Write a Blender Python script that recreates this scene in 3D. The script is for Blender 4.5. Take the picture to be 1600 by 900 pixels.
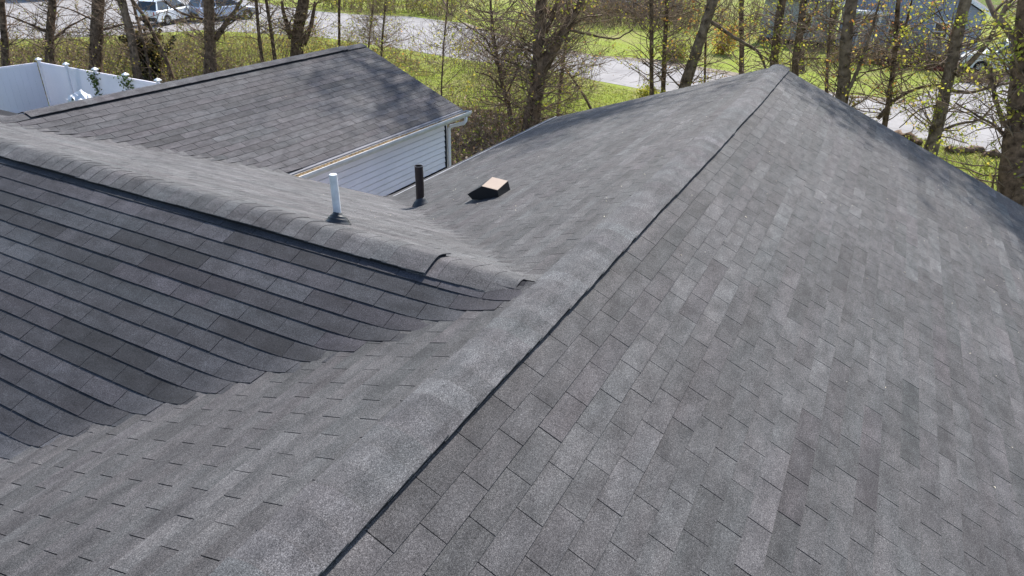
import bpy, math, random
import numpy as np
from mathutils import Vector, Matrix

random.seed(7)
rng = np.random.default_rng(11)
scene = bpy.context.scene
for o in list(bpy.data.objects):
    bpy.data.objects.remove(o, do_unlink=True)

# ------------------------------------------------------------------ camera
CAM = np.array([-2.6744787, -1.37395181, 1.82344727])
RX = np.array([0.465470465, -0.884609600, 0.028339049])     # right
UP = np.array([0.401480408, 0.239572788, 0.883978710])      # up
FW = np.array([0.788765318, 0.400088408, -0.466667481])     # forward
FPX = 1065.907                                               # focal length in photo pixels (1600 wide)
cam_data = bpy.data.cameras.new('camera')
cam_data.sensor_width = 36.0
cam_data.lens = FPX / 1600 * 36.0
cam_data.clip_start = 0.05
cam_data.clip_end = 3000
cam = bpy.data.objects.new('camera', cam_data)
scene.collection.objects.link(cam)
M = Matrix(((RX[0], UP[0], -FW[0], CAM[0]), (RX[1], UP[1], -FW[1], CAM[1]), (RX[2], UP[2], -FW[2], CAM[2]), (0, 0, 0, 1)))
cam.matrix_world = M
scene.camera = cam

# ------------------------------------------------------------------ sky and sun
SUN_AZ, SUN_EL = math.radians(4), math.radians(47)
world = bpy.data.worlds.new('World')
scene.world = world
world.use_nodes = True
wn = world.node_tree
bg = wn.nodes['Background']
sky = wn.nodes.new('ShaderNodeTexSky')
sky.sky_type = 'NISHITA'
sky.sun_disc = False
sky.sun_elevation = SUN_EL
sky.sun_rotation = math.radians(90) - SUN_AZ
sky.air_density = 1.0
sky.dust_density = 1.0
wn.links.new(sky.outputs[0], bg.inputs[0])
bg.inputs[1].default_value = 0.15
sun_data = bpy.data.lights.new('sun', 'SUN')
sun_data.energy = 5.0
sun_data.angle = math.radians(0.75)
sun_data.color = (1.0, 0.955, 0.89)
sun = bpy.data.objects.new('sun', sun_data)
scene.collection.objects.link(sun)
sdir = Vector((math.cos(SUN_AZ) * math.cos(SUN_EL), math.sin(SUN_AZ) * math.cos(SUN_EL), math.sin(SUN_EL)))
sun.rotation_euler = sdir.to_track_quat('Z', 'Y').to_euler()
sun.location = (20, 0, 40)
scene.view_settings.view_transform = 'Standard'
scene.view_settings.look = 'None'
scene.view_settings.exposure = 0.85
scene.view_settings.gamma = 1.0

GZ = -4.7          # ground level

# ------------------------------------------------------------------ helpers
def ray(x, y):
    return FW + RX * (x - 800) / FPX + UP * (450 - y) / FPX
def hit(x, y, n, c):
    d = ray(x, y); n = np.array(n, float)
    return CAM + d * ((c - n @ CAM) / (n @ d))
def ground_at(x, y, z=GZ):
    return hit(x, y, (0, 0, 1), z)
def project(P):
    d = np.atleast_2d(P) - CAM
    z = d @ FW
    return np.stack([800 + FPX * (d @ RX) / z, 450 - FPX * (d @ UP) / z, z], -1)

def sstep(a, b, x):
    t = np.clip((x - a) / (b - a), 0, 1)
    return t * t * (3 - 2 * t)

WP = {}            # world location of parents (no rotations are used on parents)
def empty(name, loc, label=None, cat=None, group=None, kind=None):
    o = bpy.data.objects.new(name, None)
    scene.collection.objects.link(o)
    o.empty_display_size = 0.3
    o.location = loc
    WP[o.name] = np.array(loc, float)
    tag(o, label, cat, group, kind)
    return o
def tag(o, label=None, cat=None, group=None, kind=None):
    if label: o['label'] = label
    if cat: o['category'] = cat
    if group: o['group'] = group
    if kind: o['kind'] = kind
    return o
def mesh_obj(name, verts, faces, mat, parent=None, smooth=False, origin=None, uv=None, tint=None, mats=None, mat_idx=None):
    """verts in world coordinates; one object"""
    V = np.asarray(verts, float).reshape(-1, 3)
    if origin is None:
        origin = V.mean(0)
    origin = np.asarray(origin, float)
    me = bpy.data.meshes.new(name)
    me.from_pydata((V - origin).tolist(), [], faces)
    if mats:
        for m in mats: me.materials.append(m)
        if mat_idx is not None:
            me.polygons.foreach_set('material_index', np.asarray(mat_idx, np.int32))
    elif mat is not None:
        me.materials.append(mat)
    if smooth:
        me.polygons.foreach_set('use_smooth', np.ones(len(me.polygons), bool))
    if uv is not None or tint is not None:
        li = np.zeros(len(me.loops), np.int32)
        me.loops.foreach_get('vertex_index', li)
        if uv is not None:
            l = me.uv_layers.new(name='UVMap')
            l.data.foreach_set('uv', np.asarray(uv, float)[li].ravel())
        if tint is not None:
            a = me.color_attributes.new(name='tint', type='FLOAT_COLOR', domain='POINT')
            t = np.asarray(tint, float)
            if t.ndim == 1: t = np.tile(t, (len(V), 1))
            a.data.foreach_set('color', np.concatenate([t[:, :3], np.ones((len(t), 1))], 1).ravel())
    me.update()
    o = bpy.data.objects.new(name, me)
    scene.collection.objects.link(o)
    if parent is not None:
        o.parent = parent
        o.location = origin - WP[parent.name]
    else:
        o.location = origin
    WP[o.name] = origin
    return o

class MB:
    def __init__(s): s.v = []; s.f = []; s.n = 0; s.u = []; s.t = []
    def add(s, V, F, uv=None, tint=None):
        V = np.asarray(V, float).reshape(-1, 3)
        s.v.append(V); s.f += [tuple(i + s.n for i in f) for f in F]; s.n += len(V)
        if uv is not None: s.u.append(np.asarray(uv, float))
        if tint is not None:
            t = np.asarray(tint, float)
            s.t.append(np.tile(t, (len(V), 1)) if t.ndim == 1 else t)
        return s
    def box(s, x0, x1, y0, y1, z0, z1):
        V = [(x0, y0, z0), (x1, y0, z0), (x1, y1, z0), (x0, y1, z0), (x0, y0, z1), (x1, y0, z1), (x1, y1, z1), (x0, y1, z1)]
        return s.add(V, [(3, 2, 1, 0), (4, 5, 6, 7), (0, 1, 5, 4), (1, 2, 6, 5), (2, 3, 7, 6), (3, 0, 4, 7)])
    def build(s, name, mat, parent=None, **k):
        return mesh_obj(name, np.concatenate(s.v), s.f, mat, parent, uv=np.concatenate(s.u) if s.u else None, tint=np.concatenate(s.t) if s.t else None, **k)
def box_obj(name, x0, x1, y0, y1, z0, z1, mat, parent=None, **k):
    return MB().box(x0, x1, y0, y1, z0, z1).build(name, mat, parent, **k)

def tube(path, radii, sides=6, cap=True):
    P = np.asarray(path, float); n = len(P)
    T = np.gradient(P, axis=0); T /= np.linalg.norm(T, axis=1)[:, None] + 1e-9
    ref = np.array([0.3, 0.2, 1.0]) if abs(T[0, 2]) < 0.9 else np.array([1.0, 0.1, 0.0])
    A = np.cross(T, ref); A /= np.linalg.norm(A, axis=1)[:, None] + 1e-9
    B = np.cross(T, A)
    ang = np.arange(sides) * 2 * math.pi / sides
    R = np.asarray(radii, float).reshape(-1, 1, 1)
    V = P[:, None] + R * (np.cos(ang)[None, :, None] * A[:, None] + np.sin(ang)[None, :, None] * B[:, None])
    V = V.reshape(-1, 3)
    F = []
    for i in range(n - 1):
        for j in range(sides):
            a = i * sides + j; b = i * sides + (j + 1) % sides
            F.append((a, b, b + sides, a + sides))
    if cap:
        F.append(tuple(range(sides))[::-1]); F.append(tuple((n - 1) * sides + j for j in range(sides)))
    return V, F
def lathe(prof, center, sides=28):
    """prof: list of (r, z); returns verts, faces"""
    c = np.asarray(center, float)
    V = []; F = []
    for r, z in prof:
        for j in range(sides):
            a = 2 * math.pi * j / sides
            V.append((c[0] + r * math.cos(a), c[1] + r * math.sin(a), c[2] + z))
    for i in range(len(prof) - 1):
        for j in range(sides):
            a = i * sides + j; b = i * sides + (j + 1) % sides
            F.append((a, b, b + sides, a + sides))
    return np.array(V), F

# ------------------------------------------------------------------ materials
def mat_new(name):
    m = bpy.data.materials.new(name); m.use_nodes = True
    nt = m.node_tree
    return m, nt, nt.nodes['Principled BSDF']
def N(nt, t, **k):
    n = nt.nodes.new(t)
    for a, b in k.items(): setattr(n, a, b)
    return n
def ramp(nt, fac, stops):
    r = N(nt, 'ShaderNodeValToRGB')
    e = r.color_ramp.elements
    e[0].position = stops[0][0]; e[0].color = (*stops[0][1], 1)
    e[1].position = stops[-1][0]; e[1].color = (*stops[-1][1], 1)
    for p, c in stops[1:-1]:
        q = e.new(p); q.color = (*c, 1)
    nt.links.new(fac, r.inputs[0])
    return r.outputs[0]
def noise(nt, vec, scale, detail=3, rough=0.55, dim='3D'):
    n = N(nt, 'ShaderNodeTexNoise')
    n.inputs['Scale'].default_value = scale; n.inputs['Detail'].default_value = detail; n.inputs['Roughness'].default_value = rough
    if vec is not None: nt.links.new(vec, n.inputs['Vector'])
    return n.outputs[0]
def mapping(nt, vec, sc):
    m = N(nt, 'ShaderNodeMapping'); m.inputs['Scale'].default_value = sc
    nt.links.new(vec, m.inputs['Vector'])
    return m.outputs[0]
def mix(nt, fac, a, b, mode='MIX'):
    m = N(nt, 'ShaderNodeMix', data_type='RGBA', blend_type=mode)
    for s, v in ((0, fac), (6, a), (7, b)):
        if isinstance(v, (int, float)): m.inputs[s].default_value = v
        elif isinstance(v, tuple): m.inputs[s].default_value = (*v, 1)
        else: nt.links.new(v, m.inputs[s])
    return m.outputs[2]
def math_n(nt, op, a, b=None):
    m = N(nt, 'ShaderNodeMath', operation=op)
    for i, v in enumerate((a, b)):
        if v is None: continue
        if isinstance(v, (int, float)): m.inputs[i].default_value = v
        else: nt.links.new(v, m.inputs[i])
    return m.outputs[0]
def bump(nt, bsdf, h, strength, dist):
    b = N(nt, 'ShaderNodeBump'); b.inputs['Strength'].default_value = strength; b.inputs['Distance'].default_value = dist
    nt.links.new(h, b.inputs['Height']); nt.links.new(b.outputs[0], bsdf.inputs['Normal'])

def make_shingle_mat(name='asphalt_shingle', base=1.0):
    m, nt, b = mat_new(name)
    geo = N(nt, 'ShaderNodeNewGeometry').outputs['Position']
    uv = N(nt, 'ShaderNodeUVMap').outputs[0]
    att = N(nt, 'ShaderNodeAttribute', attribute_name='tint').outputs['Color']
    gran = noise(nt, geo, 250, 2, 0.75)
    gran2 = noise(nt, geo, 95, 3, 0.7)
    blot = noise(nt, mapping(nt, uv, (5.0, 9.0, 1)), 1.0, 3, 0.6)
    wide = noise(nt, geo, 0.9, 3, 0.6)
    hue = noise(nt, mapping(nt, uv, (1.6, 6.0, 1)), 1.0, 2, 0.5)
    g1 = ramp(nt, gran, [(0.30, (0.25, 0.25, 0.26)), (0.5, (0.95, 0.95, 0.95)), (0.68, (2.3, 2.27, 2.22))])
    g2 = ramp(nt, gran2, [(0.3, (0.66, 0.66, 0.67)), (0.7, (1.38, 1.38, 1.37))])
    bl = ramp(nt, blot, [(0.3, (0.68, 0.68, 0.69)), (0.7, (1.34, 1.34, 1.34))])
    wd = ramp(nt, wide, [(0.3, (0.9, 0.9, 0.9)), (0.7, (1.1, 1.1, 1.1))])
    hu = ramp(nt, hue, [(0.3, (0.975, 1.0, 1.02)), (0.7, (1.02, 0.99, 1.0))])
    c = mix(nt, 1.0, att, g1, 'MULTIPLY')
    c = mix(nt, 1.0, c, g2, 'MULTIPLY')
    c = mix(nt, 1.0, c, bl, 'MULTIPLY')
    c = mix(nt, 1.0, c, wd, 'MULTIPLY')
    c = mix(nt, 1.0, c, hu, 'MULTIPLY')
    nt.links.new(c, b.inputs['Base Color'])
    b.inputs['Roughness'].default_value = 0.88
    b.inputs['Specular IOR Level'].default_value = 0.3
    hh = math_n(nt, 'ADD', gran, gran2)
    bump(nt, b, hh, 0.5, 0.003)
    return m
M_SH = make_shingle_mat()
def simple_mat(name, col, rough=0.6, spec=0.5, metallic=0.0, var=0.0, vs=4.0, bmp=0.0, bs=40.0, dist=0.003, var2=None):
    m, nt, b = mat_new(name)
    b.inputs['Roughness'].default_value = rough
    b.inputs['Specular IOR Level'].default_value = spec
    b.inputs['Metallic'].default_value = metallic
    geo = N(nt, 'ShaderNodeNewGeometry').outputs['Position']
    n = noise(nt, geo, vs, 4, 0.6)
    lo = tuple(max(0, c * (1 - var)) for c in col); hi = var2 if var2 else tuple(min(1, c * (1 + var)) for c in col)
    nt.links.new(ramp(nt, n, [(0.3, lo), (0.7, hi)]), b.inputs['Base Color'])
    if bmp: bump(nt, b, noise(nt, geo, bs, 3), bmp, dist)
    return m
M_EDGE = simple_mat('dull_aluminium_edge', (0.30, 0.30, 0.31), 0.6, 0.3, var=0.15, vs=4)
M_BLACK = simple_mat('black_underlay', (0.012, 0.012, 0.014), 0.9, 0.2, var=0.3, vs=30)
M_DECK = simple_mat('shingle_underlayer', (0.02, 0.02, 0.023), 0.95, 0.1, var=0.3, vs=60)
def add_translucency(m, f, col):
    nt = m.node_tree; b = nt.nodes['Principled BSDF']
    tr = N(nt, 'ShaderNodeBsdfTranslucent'); tr.inputs[0].default_value = (*col, 1)
    mx = N(nt, 'ShaderNodeMixShader'); mx.inputs[0].default_value = f
    nt.links.new(b.outputs[0], mx.inputs[1]); nt.links.new(tr.outputs[0], mx.inputs[2])
    nt.links.new(mx.outputs[0], nt.nodes['Material Output'].inputs['Surface'])
M_WHITE = simple_mat('white_painted_trim', (0.72, 0.73, 0.74), 0.45, 0.5, var=0.06, vs=3)
M_PVC = simple_mat('white_pvc_pipe', (0.52, 0.53, 0.55), 0.45, 0.4, var=0.14, vs=14)
M_VINYL = simple_mat('white_vinyl', (0.82, 0.79, 0.85), 0.5, 0.4, var=0.03, vs=1.5)
add_translucency(M_VINYL, 0.22, (0.8, 0.8, 0.86))
M_SIDING = simple_mat('pale_vinyl_siding', (0.80, 0.77, 0.81), 0.55, 0.4, var=0.05, vs=2, bmp=0.15, bs=25, dist=0.002)
M_PIPE = simple_mat('dark_brown_pipe', (0.022, 0.014, 0.014), 0.38, 0.5, var=0.35, vs=20)
M_RUBBER = simple_mat('black_rubber', (0.02, 0.021, 0.023), 0.42, 0.5, var=0.2, vs=30)
M_VENT = simple_mat('black_coated_sheet', (0.010, 0.010, 0.011), 0.62, 0.35, var=0.2, vs=10)
M_LID = simple_mat('tan_glare_lid', (0.27, 0.20, 0.15), 0.55, 0.4, var=0.08, vs=14)  # sun glare on the black vent's top, painted as a tan colour
M_FOUND = simple_mat('dark_foundation', (0.015, 0.015, 0.018), 0.9, 0.2, var=0.3, vs=8)
M_BARK = simple_mat('tree_bark', (0.055, 0.034, 0.023), 0.95, 0.15, var=0.55, vs=6, bmp=1.0, bs=22, dist=0.02, var2=(0.21, 0.145, 0.10))
M_BARK2 = simple_mat('grey_bark', (0.095, 0.066, 0.047), 0.95, 0.15, var=0.5, vs=5, bmp=1.0, bs=26, dist=0.02, var2=(0.26, 0.195, 0.145))
M_TWIG = simple_mat('bare_twigs', (0.055, 0.033, 0.022), 0.9, 0.15, var=0.3, vs=2.5, var2=(0.30, 0.22, 0.16))

def leaf_mat(name, cols, trans=0.5):
    m, nt, b = mat_new(name)
    att = N(nt, 'ShaderNodeAttribute', attribute_name='tint').outputs['Color']
    nt.links.new(att, b.inputs['Base Color'])
    b.inputs['Roughness'].default_value = 0.6
    b.inputs['Specular IOR Level'].default_value = 0.2
    tr = N(nt, 'ShaderNodeBsdfTranslucent'); nt.links.new(att, tr.inputs[0])
    mx = N(nt, 'ShaderNodeMixShader'); mx.inputs[0].default_value = trans
    nt.links.new(b.outputs[0], mx.inputs[1]); nt.links.new(tr.outputs[0], mx.inputs[2])
    nt.links.new(mx.outputs[0], nt.nodes['Material Output'].inputs['Surface'])
    return m
M_LEAF = leaf_mat('spring_leaf', None, 0.5)
M_GRASSB = leaf_mat('grass_blade', None, 0.35)
M_LITTER = leaf_mat('dry_leaf', None, 0.1)

# ------------------------------------------------------------------ roof geometry
TR, TL_, TF, TB = math.tan(0.4093), math.tan(0.3355), math.tan(0.4093), math.tan(math.radians(20.62))
XB, ZB = 0.5417, -0.0188
YE, ZE = 3.85, -1.3426
XE = 9.34
XBE = 4.055                 # B back eave
YG, YGR, XG = 5.66, 8.04, 8.79
def zr_g(x): return -0.43 + (np.clip(x, 0, 9) - 1.8) * (0.095 / 7.0)
def smax(a, b, k): return 0.5 * (a + b + np.sqrt((a - b) ** 2 + k * k))
def z_left_main(x, y): return -y * TL_
def z_branch(x, y):
    return np.where(x < XB, ZB - (XB - x) * TF, ZB - (x - XB) * TB)
def z_garage(x, y):
    zr = zr_g(x)
    return zr - np.abs(y - YGR) * (zr - ZE) / (YGR - YG)
def warp(x, y):
    return 0.055 * np.clip((x - 3.5) / 5.8, 0, 2) ** 2 * np.exp(-(y / 1.6) ** 2)
def H(x, y):
    x = np.asarray(x, float); y = np.asarray(y, float)
    zr = y * TR
    zl = smax(z_left_main(x, y), z_branch(x, y), 0.035)
    zl = np.where(y > 4.6, smax(zl, z_garage(x, y), 0.05), zl)
    return np.where(y < 0, zr, zl)

NR = np.array([0, -math.sin(0.4093), math.cos(0.4093)])
NL = np.array([0, math.sin(0.3355), math.cos(0.3355)])
NF = np.array([-math.sin(0.4093), 0, math.cos(0.4093)])
ab = math.radians(20.62)
NB = np.array([math.sin(ab), 0, math.cos(ab)])
ag = math.radians(23.0)
NG = np.array([0, -math.sin(ag), math.cos(ag)])
NGb = np.array([0, math.sin(ag), math.cos(ag)])

# a surface = function (u along course, d down slope) -> world point
def S_R(u, d): y = -d * math.cos(0.4093); return np.stack([u, y + warp(u, y), H(u, y)], -1)
def S_L(u, d): y = d * math.cos(0.3355); return np.stack([u, y + warp(u, y), H(u, y)], -1)
def S_F(u, d): x = XB - d * math.cos(0.4093); return np.stack([x, u, H(x, u)], -1)
def S_B(u, d): x = XB + d * math.cos(ab); return np.stack([x, u, H(x, u)], -1)
def S_G(u, d): y = YGR - d * math.cos(ag); return np.stack([u, y, H(u, y)], -1)
def S_Gb(u, d): y = YGR + d * math.cos(ag); return np.stack([u, y, H(u, y)], -1)

def tab(S, nrm, u0, u1, d0, d1, nu, lift=0.0, thick=0.0052, skew=0.0, over=0.02, curl=0.0, taper=False):
    """one shingle tab: top sheet rising to a butt edge, with butt and side faces"""
    us = np.linspace(u0, u1, nu + 1)
    top = S(us, np.full(nu + 1, d0 - over))
    bot = S(us + skew, np.full(nu + 1, d1))
    t = np.linspace(-1, 1, nu + 1)
    bo = thick + lift + curl * t * t
    if taper:
        w_ = np.clip((us - u0) / 0.17, 0, 1); w_ = w_ * (2 - w_)
        bo = bo * w_ + 0.0009
        Vt = top + nrm * ((0.0008 + lift) * w_ + 0.0003)[:, None]
    else:
        Vt = top + nrm * (0.0008 + lift)
    Vb = bot + nrm * bo[:, None]
    Vd = bot + nrm * (lift - 0.002)
    Vs = top + nrm * (-0.003)
    n = nu + 1
    V = np.concatenate([Vt, Vb, Vd, Vs[[0, -1]]])
    F = []
    for i in range(nu):
        F.append((i, n + i, n + i + 1, i + 1))
        F.append((n + i, 2 * n + i, 2 * n + i + 1, n + i + 1))
    F.append((0, 3 * n, 2 * n, n)); F.append((nu, 2 * n - 1, 3 * n - 1, 3 * n + 1))
    uvU = np.concatenate([us, us, us, us[[0, -1]]])
    uvD = np.concatenate([np.full(n, d0 - over), np.full(n, d1), np.full(n, d1 + 0.004), np.full(2, d0)])
    return V, F, np.stack([uvU, uvD], -1)
def orient(V, F, nrm):
    a, b, c = V[F[0][0]], V[F[0][1]], V[F[0][2]]
    if np.cross(b - a, c - a) @ nrm < 0:
        return [f[::-1] for f in F]
    return F

# strip by strip tint (three tabs per strip share a loose tone)
def tint_for(base, spread, purple):
    k = math.exp(random.gauss(0, spread))
    p = random.gauss(0, purple * 0.45)
    return np.array([base[0] * k * (1 + p), base[1] * k * (1 - 0.4 * p), base[2] * k * (1 + 0.35 * abs(p))])

pieces = []       # (who, V, F, uv, tint)
def lay(who, S, nrm, u_lo, u_hi, d_first, e, ncourse, T, phase, clip, base, spread=0.10, purple=0.03, drift=0.0, nu=1, uoff=0.0, gap=0.0042, doff=0.0):
    for j in range(ncourse):
        d0 = d_first + j * e; d1 = d0 + e
        k0 = int(math.floor((u_lo - phase) / T)) - 2; k1 = int(math.ceil((u_hi - phase) / T)) + 2
        jo = random.gauss(0, 0.006)
        st = None
        sh = random.randint(0, 2)
        for k in range(k0, k1):
            a = phase + (k + 0.5 * (j % 2) + drift * j) * T + jo
            b = a + T
            if st is None or (k + sh) % 3 == 0:
                st = tint_for(base, spread, purple); stl = random.random() * 0.0012
            r = clip(a, b, d0, d1)
            if r is None: continue
            cut0, cut1 = r
            g = gap * (1.35 if (k + sh) % 3 == 0 else 1) * random.uniform(0.7, 1.25) * 0.5
            A = a + g if cut0 == a else cut0
            B = b - g if cut1 == b else cut1
            if B - A < 0.012: continue
            tt = st * math.exp(random.gauss(0, 0.055))
            n2 = nu if nu > 1 else 1
            dj = random.gauss(0, 0.0009)
            V, F, uv = tab(S, nrm, A, B, d0, d1 + dj, n2, lift=uoff + stl, thick=(0.0072 if S is S_F else 0.005) + random.random() * 0.0016, skew=random.gauss(0, 0.0006), taper=(nu > 1 and cut0 != a and S in (S_F, S_B)))
            V = V; F = orient(V, F, nrm)
            pieces.append((who, V, F, uv + np.array([uoff * 1000 + j * 0.37, 0]), tt))

E_ = 0.12735; T_ = 0.305
BR = np.array([0.0535, 0.0522, 0.0525]); BF_SHADED = np.array([0.0305, 0.0308, 0.0345]); BG = np.array([0.053, 0.0515, 0.054])  # front slope: same shingles, its shade put into a darker tint
# right slope
def clip_R(a, b, d0, d1):
    if a >= XE or b <= -4: return None
    return a, min(b, XE) if b > XE else b
lay('house', S_R, NR, -4, XE, 0.1725 - E_, E_, 37, T_, -1.2126, clip_R, BR, 0.115, 0.03, drift=0.0197, nu=1)
# left slope of the main roof
def clip_L(a, b, d0, d1):
    if a >= XE or b <= -4: return None
    y = 0.5 * (d0 + d1) * math.cos(0.3355)
    zl = -y * TL_
    xf = XB - (ZB - zl) / TF; xbk = XB + (ZB - zl) / TB     # valley positions
    if y < 0.05: return a, min(b, XE)
    if b < xf + 0.04: return a, b
    if a < xf + 0.04: return a, xf + 0.04
    if a > xbk - 0.04: return a, min(b, XE)
    if b > xbk - 0.04: return xbk - 0.04, min(b, XE)
    return None
EL = 0.117; TLs = 0.281
lay('house', S_L, NL, -4, XE, 0.402 - 3 * EL, EL, 36, TLs, -1.696 + 0.1405, clip_L, BR * 0.97, 0.10, 0.03, nu=3)
# front slope of the branch roof
def clip_F(a, b, d0, d1):
    x = XB - 0.5 * (d0 + d1) * math.cos(0.4093)
    if x < -3.4: return None
    yv = (ZB - (XB - x) * TF) / -TL_          # valley y
    lim = max(yv - 0.11 - random.random() * 0.11, 0.1)
    if b <= lim or a > 12.5: return None
    return (a if a > lim else lim), b
lay('house', S_F, NF, -0.5, 12.5, 0.592 - 5 * E_, E_, 34, T_, 3.0994 - 0.1525, clip_F, BF_SHADED, 0.16, 0.045, drift=0.0, nu=7, uoff=0.0016, gap=0.0034)
# back slope of the branch roof
def clip_B(a, b, d0, d1):
    x = XB + 0.5 * (d0 + d1) * math.cos(ab)
    if x > XBE: return None
    z = ZB - (x - XB) * TB
    yv = z / -TL_
    lo = max(yv - 0.06 - random.random() * 0.05, 0.1)
    hi = 12.5
    if x > 1.5:
        zr = float(zr_g(x)); hi = YGR - (zr - z) / ((zr - ZE) / (YGR - YG)) + 0.05 + random.random() * 0.06
        if hi > YGR: hi = 12.5
    if b <= lo or a >= hi: return None
    return (a if a > lo else lo), (b if b < hi else hi)
lay('house', S_B, NB, -0.5, 12.5, 0.06, E_, 30, T_, 0.11, clip_B, BR * 1.30, 0.10, 0.02, nu=4, uoff=0.0016)  # same shingles, lightened: sunlight on this slope is put into the tint
# garage front and back slope
def clip_G(a, b, d0, d1):
    y = YGR - 0.5 * (d0 + d1) * math.cos(ag)
    if y < YG: return None
    zr = -0.40; z = zr - (YGR - y) * (zr - ZE) / (YGR - YG)
    lo = XB + (ZB - z) / TB - 0.03
    if b <= lo or a >= XG: return None
    return (a if a > lo else lo), min(b, XG)
lay('garage', S_G, NG, 1.2, XG, 0.10 - E_ * 0.6, E_, 21, T_, 2.10, clip_G, BG, 0.11, 0.03, nu=1, gap=0.005)
def clip_Gb(a, b, d0, d1):
    if a >= XG or b < 2.2: return None
    return max(a, 2.2), min(b, XG)
lay('garage', S_Gb, NGb, 1.2, XG, 0.10 - E_ * 0.6, E_, 20, T_, 2.2, clip_Gb, BG, 0.10, 0.03, nu=1)

house = empty('house', (3.0, 0.0, GZ), 'grey shingled house roof filling the foreground, with two ridges meeting in a valley', 'house')
garage = empty('garage', (6.0, 8.0, GZ), 'garage with a grey shingled gable roof and pale blue-grey siding below its gutter', 'garage')

# underlying roof decks
def deck(name, S, u0, u1, d0, d1, nu, nd, mat, parent, nrm, off=-0.006, mask=None):
    us = np.linspace(u0, u1, nu + 1); ds = np.linspace(d0, d1, nd + 1)
    U, D = np.meshgrid(us, ds, indexing='ij')
    P = S(U.ravel(), D.ravel()) + nrm * off
    F = []
    for i in range(nu):
        for j in range(nd):
            a = i * (nd + 1) + j
            F.append((a, a + 1, a + nd + 2, a + nd + 1))
    F = orient(P, F, nrm)
    return P, F
mb = MB()
P, F = deck('', S_R, -4, XE - 0.01, 0, 4.85, 40, 20, None, None, NR); mb.add(P, F)
# everything on the left as one height field, cut where the roofs end
gx = np.arange(-3.4, XE, 0.0499); gy = np.arange(0, 12.5, 0.0501)
GX, GY = np.meshgrid(gx, gy, indexing='ij')
GH = H(GX, GY)
inL = (GY <= YE + 0.03); inBr = (GX <= XBE + 0.02) & (GX >= -3.4)
zb_ = z_branch(GX, GY); zg_ = z_garage(GX, GY)
msk = inL | (inBr & ((GY < 4.6) | (zb_ >= zg_ - 0.03) | True))
idx = -np.ones(GX.shape, int); V = []; F = []
V = np.stack([GX.ravel(), (GY + warp(GX, GY)).ravel(), GH.ravel() - 0.007], -1)
ny = len(gy)
for i in range(len(gx) - 1):
    for j in range(ny - 1):
        if msk[i, j] and msk[i + 1, j] and msk[i, j + 1] and msk[i + 1, j + 1]:
            if j > 95 and i > 100 and zg_[i, j] > zb_[i, j] + 0.06: continue
            a = i * ny + j
            F.append((a, a + ny, a + ny + 1, a + 1))
used = np.unique(np.array(F).ravel()); remap = -np.ones(len(V), int); remap[used] = np.arange(len(used))
V = V[used]; F = [tuple(int(remap[q]) for q in f) for f in F]
mb.add(V, F)
roof = mb.build('roof', M_DECK, house, smooth=True, origin=(3, 0, -0.5))
mb = MB()
P, F = deck('', S_G, 1.6, XG - 0.01, 0, 2.585, 30, 10, None, None, NG); mb.add(P, F)
P, F = deck('', S_Gb, 2.0, XG - 0.01, 0, 2.585, 30, 10, None, None, NGb); mb.add(P, F)
groof = mb.build('roof', M_DECK, garage, smooth=True, origin=(6, 8, -0.6))

# choose the 300 tabs that show largest for each building
def shows(V, F):
    q = project(V[list(F[0])].mean(0) if False else V)
    if q[:, 2].min() < 0.15: return 0.0
    c = q[:, :2]
    m = c.mean(0)
    if not (-10 < m[0] < 1610 and -10 < m[1] < 910): return 0.0
    n = len([1])
    area = 0.0
    for f in F:
        p = c[list(f)]
        a = 0.5 * abs(np.dot(p[:, 0], np.roll(p[:, 1], -1)) - np.dot(p[:, 1], np.roll(p[:, 0], -1)))
        area = max(area, a)
    return area
for who, root in (('house', roof), ('garage', groof)):
    L = [p for p in pieces if p[0] == who]
    if who == 'garage':
        sc = [shows(p[1], p[2]) if p[1][:, 1].mean() < YGR else 0 for p in L]
    else:
        sc = [shows(p[1], p[2]) for p in L]
    order = np.argsort(-np.array(sc))
    for i in order[:300]:
        _, V, F, uv, t = L[i]
        mesh_obj('shingle', V, F, M_SH, root, uv=uv, tint=t)
    mb = MB()
    for i in order[300:]:
        _, V, F, uv, t = L[i]
        mb.add(V, F, uv, t)
    tag(mb.build('shingle_field', M_SH, root, origin=(3, 0, -0.5)), kind='stuff')

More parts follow.
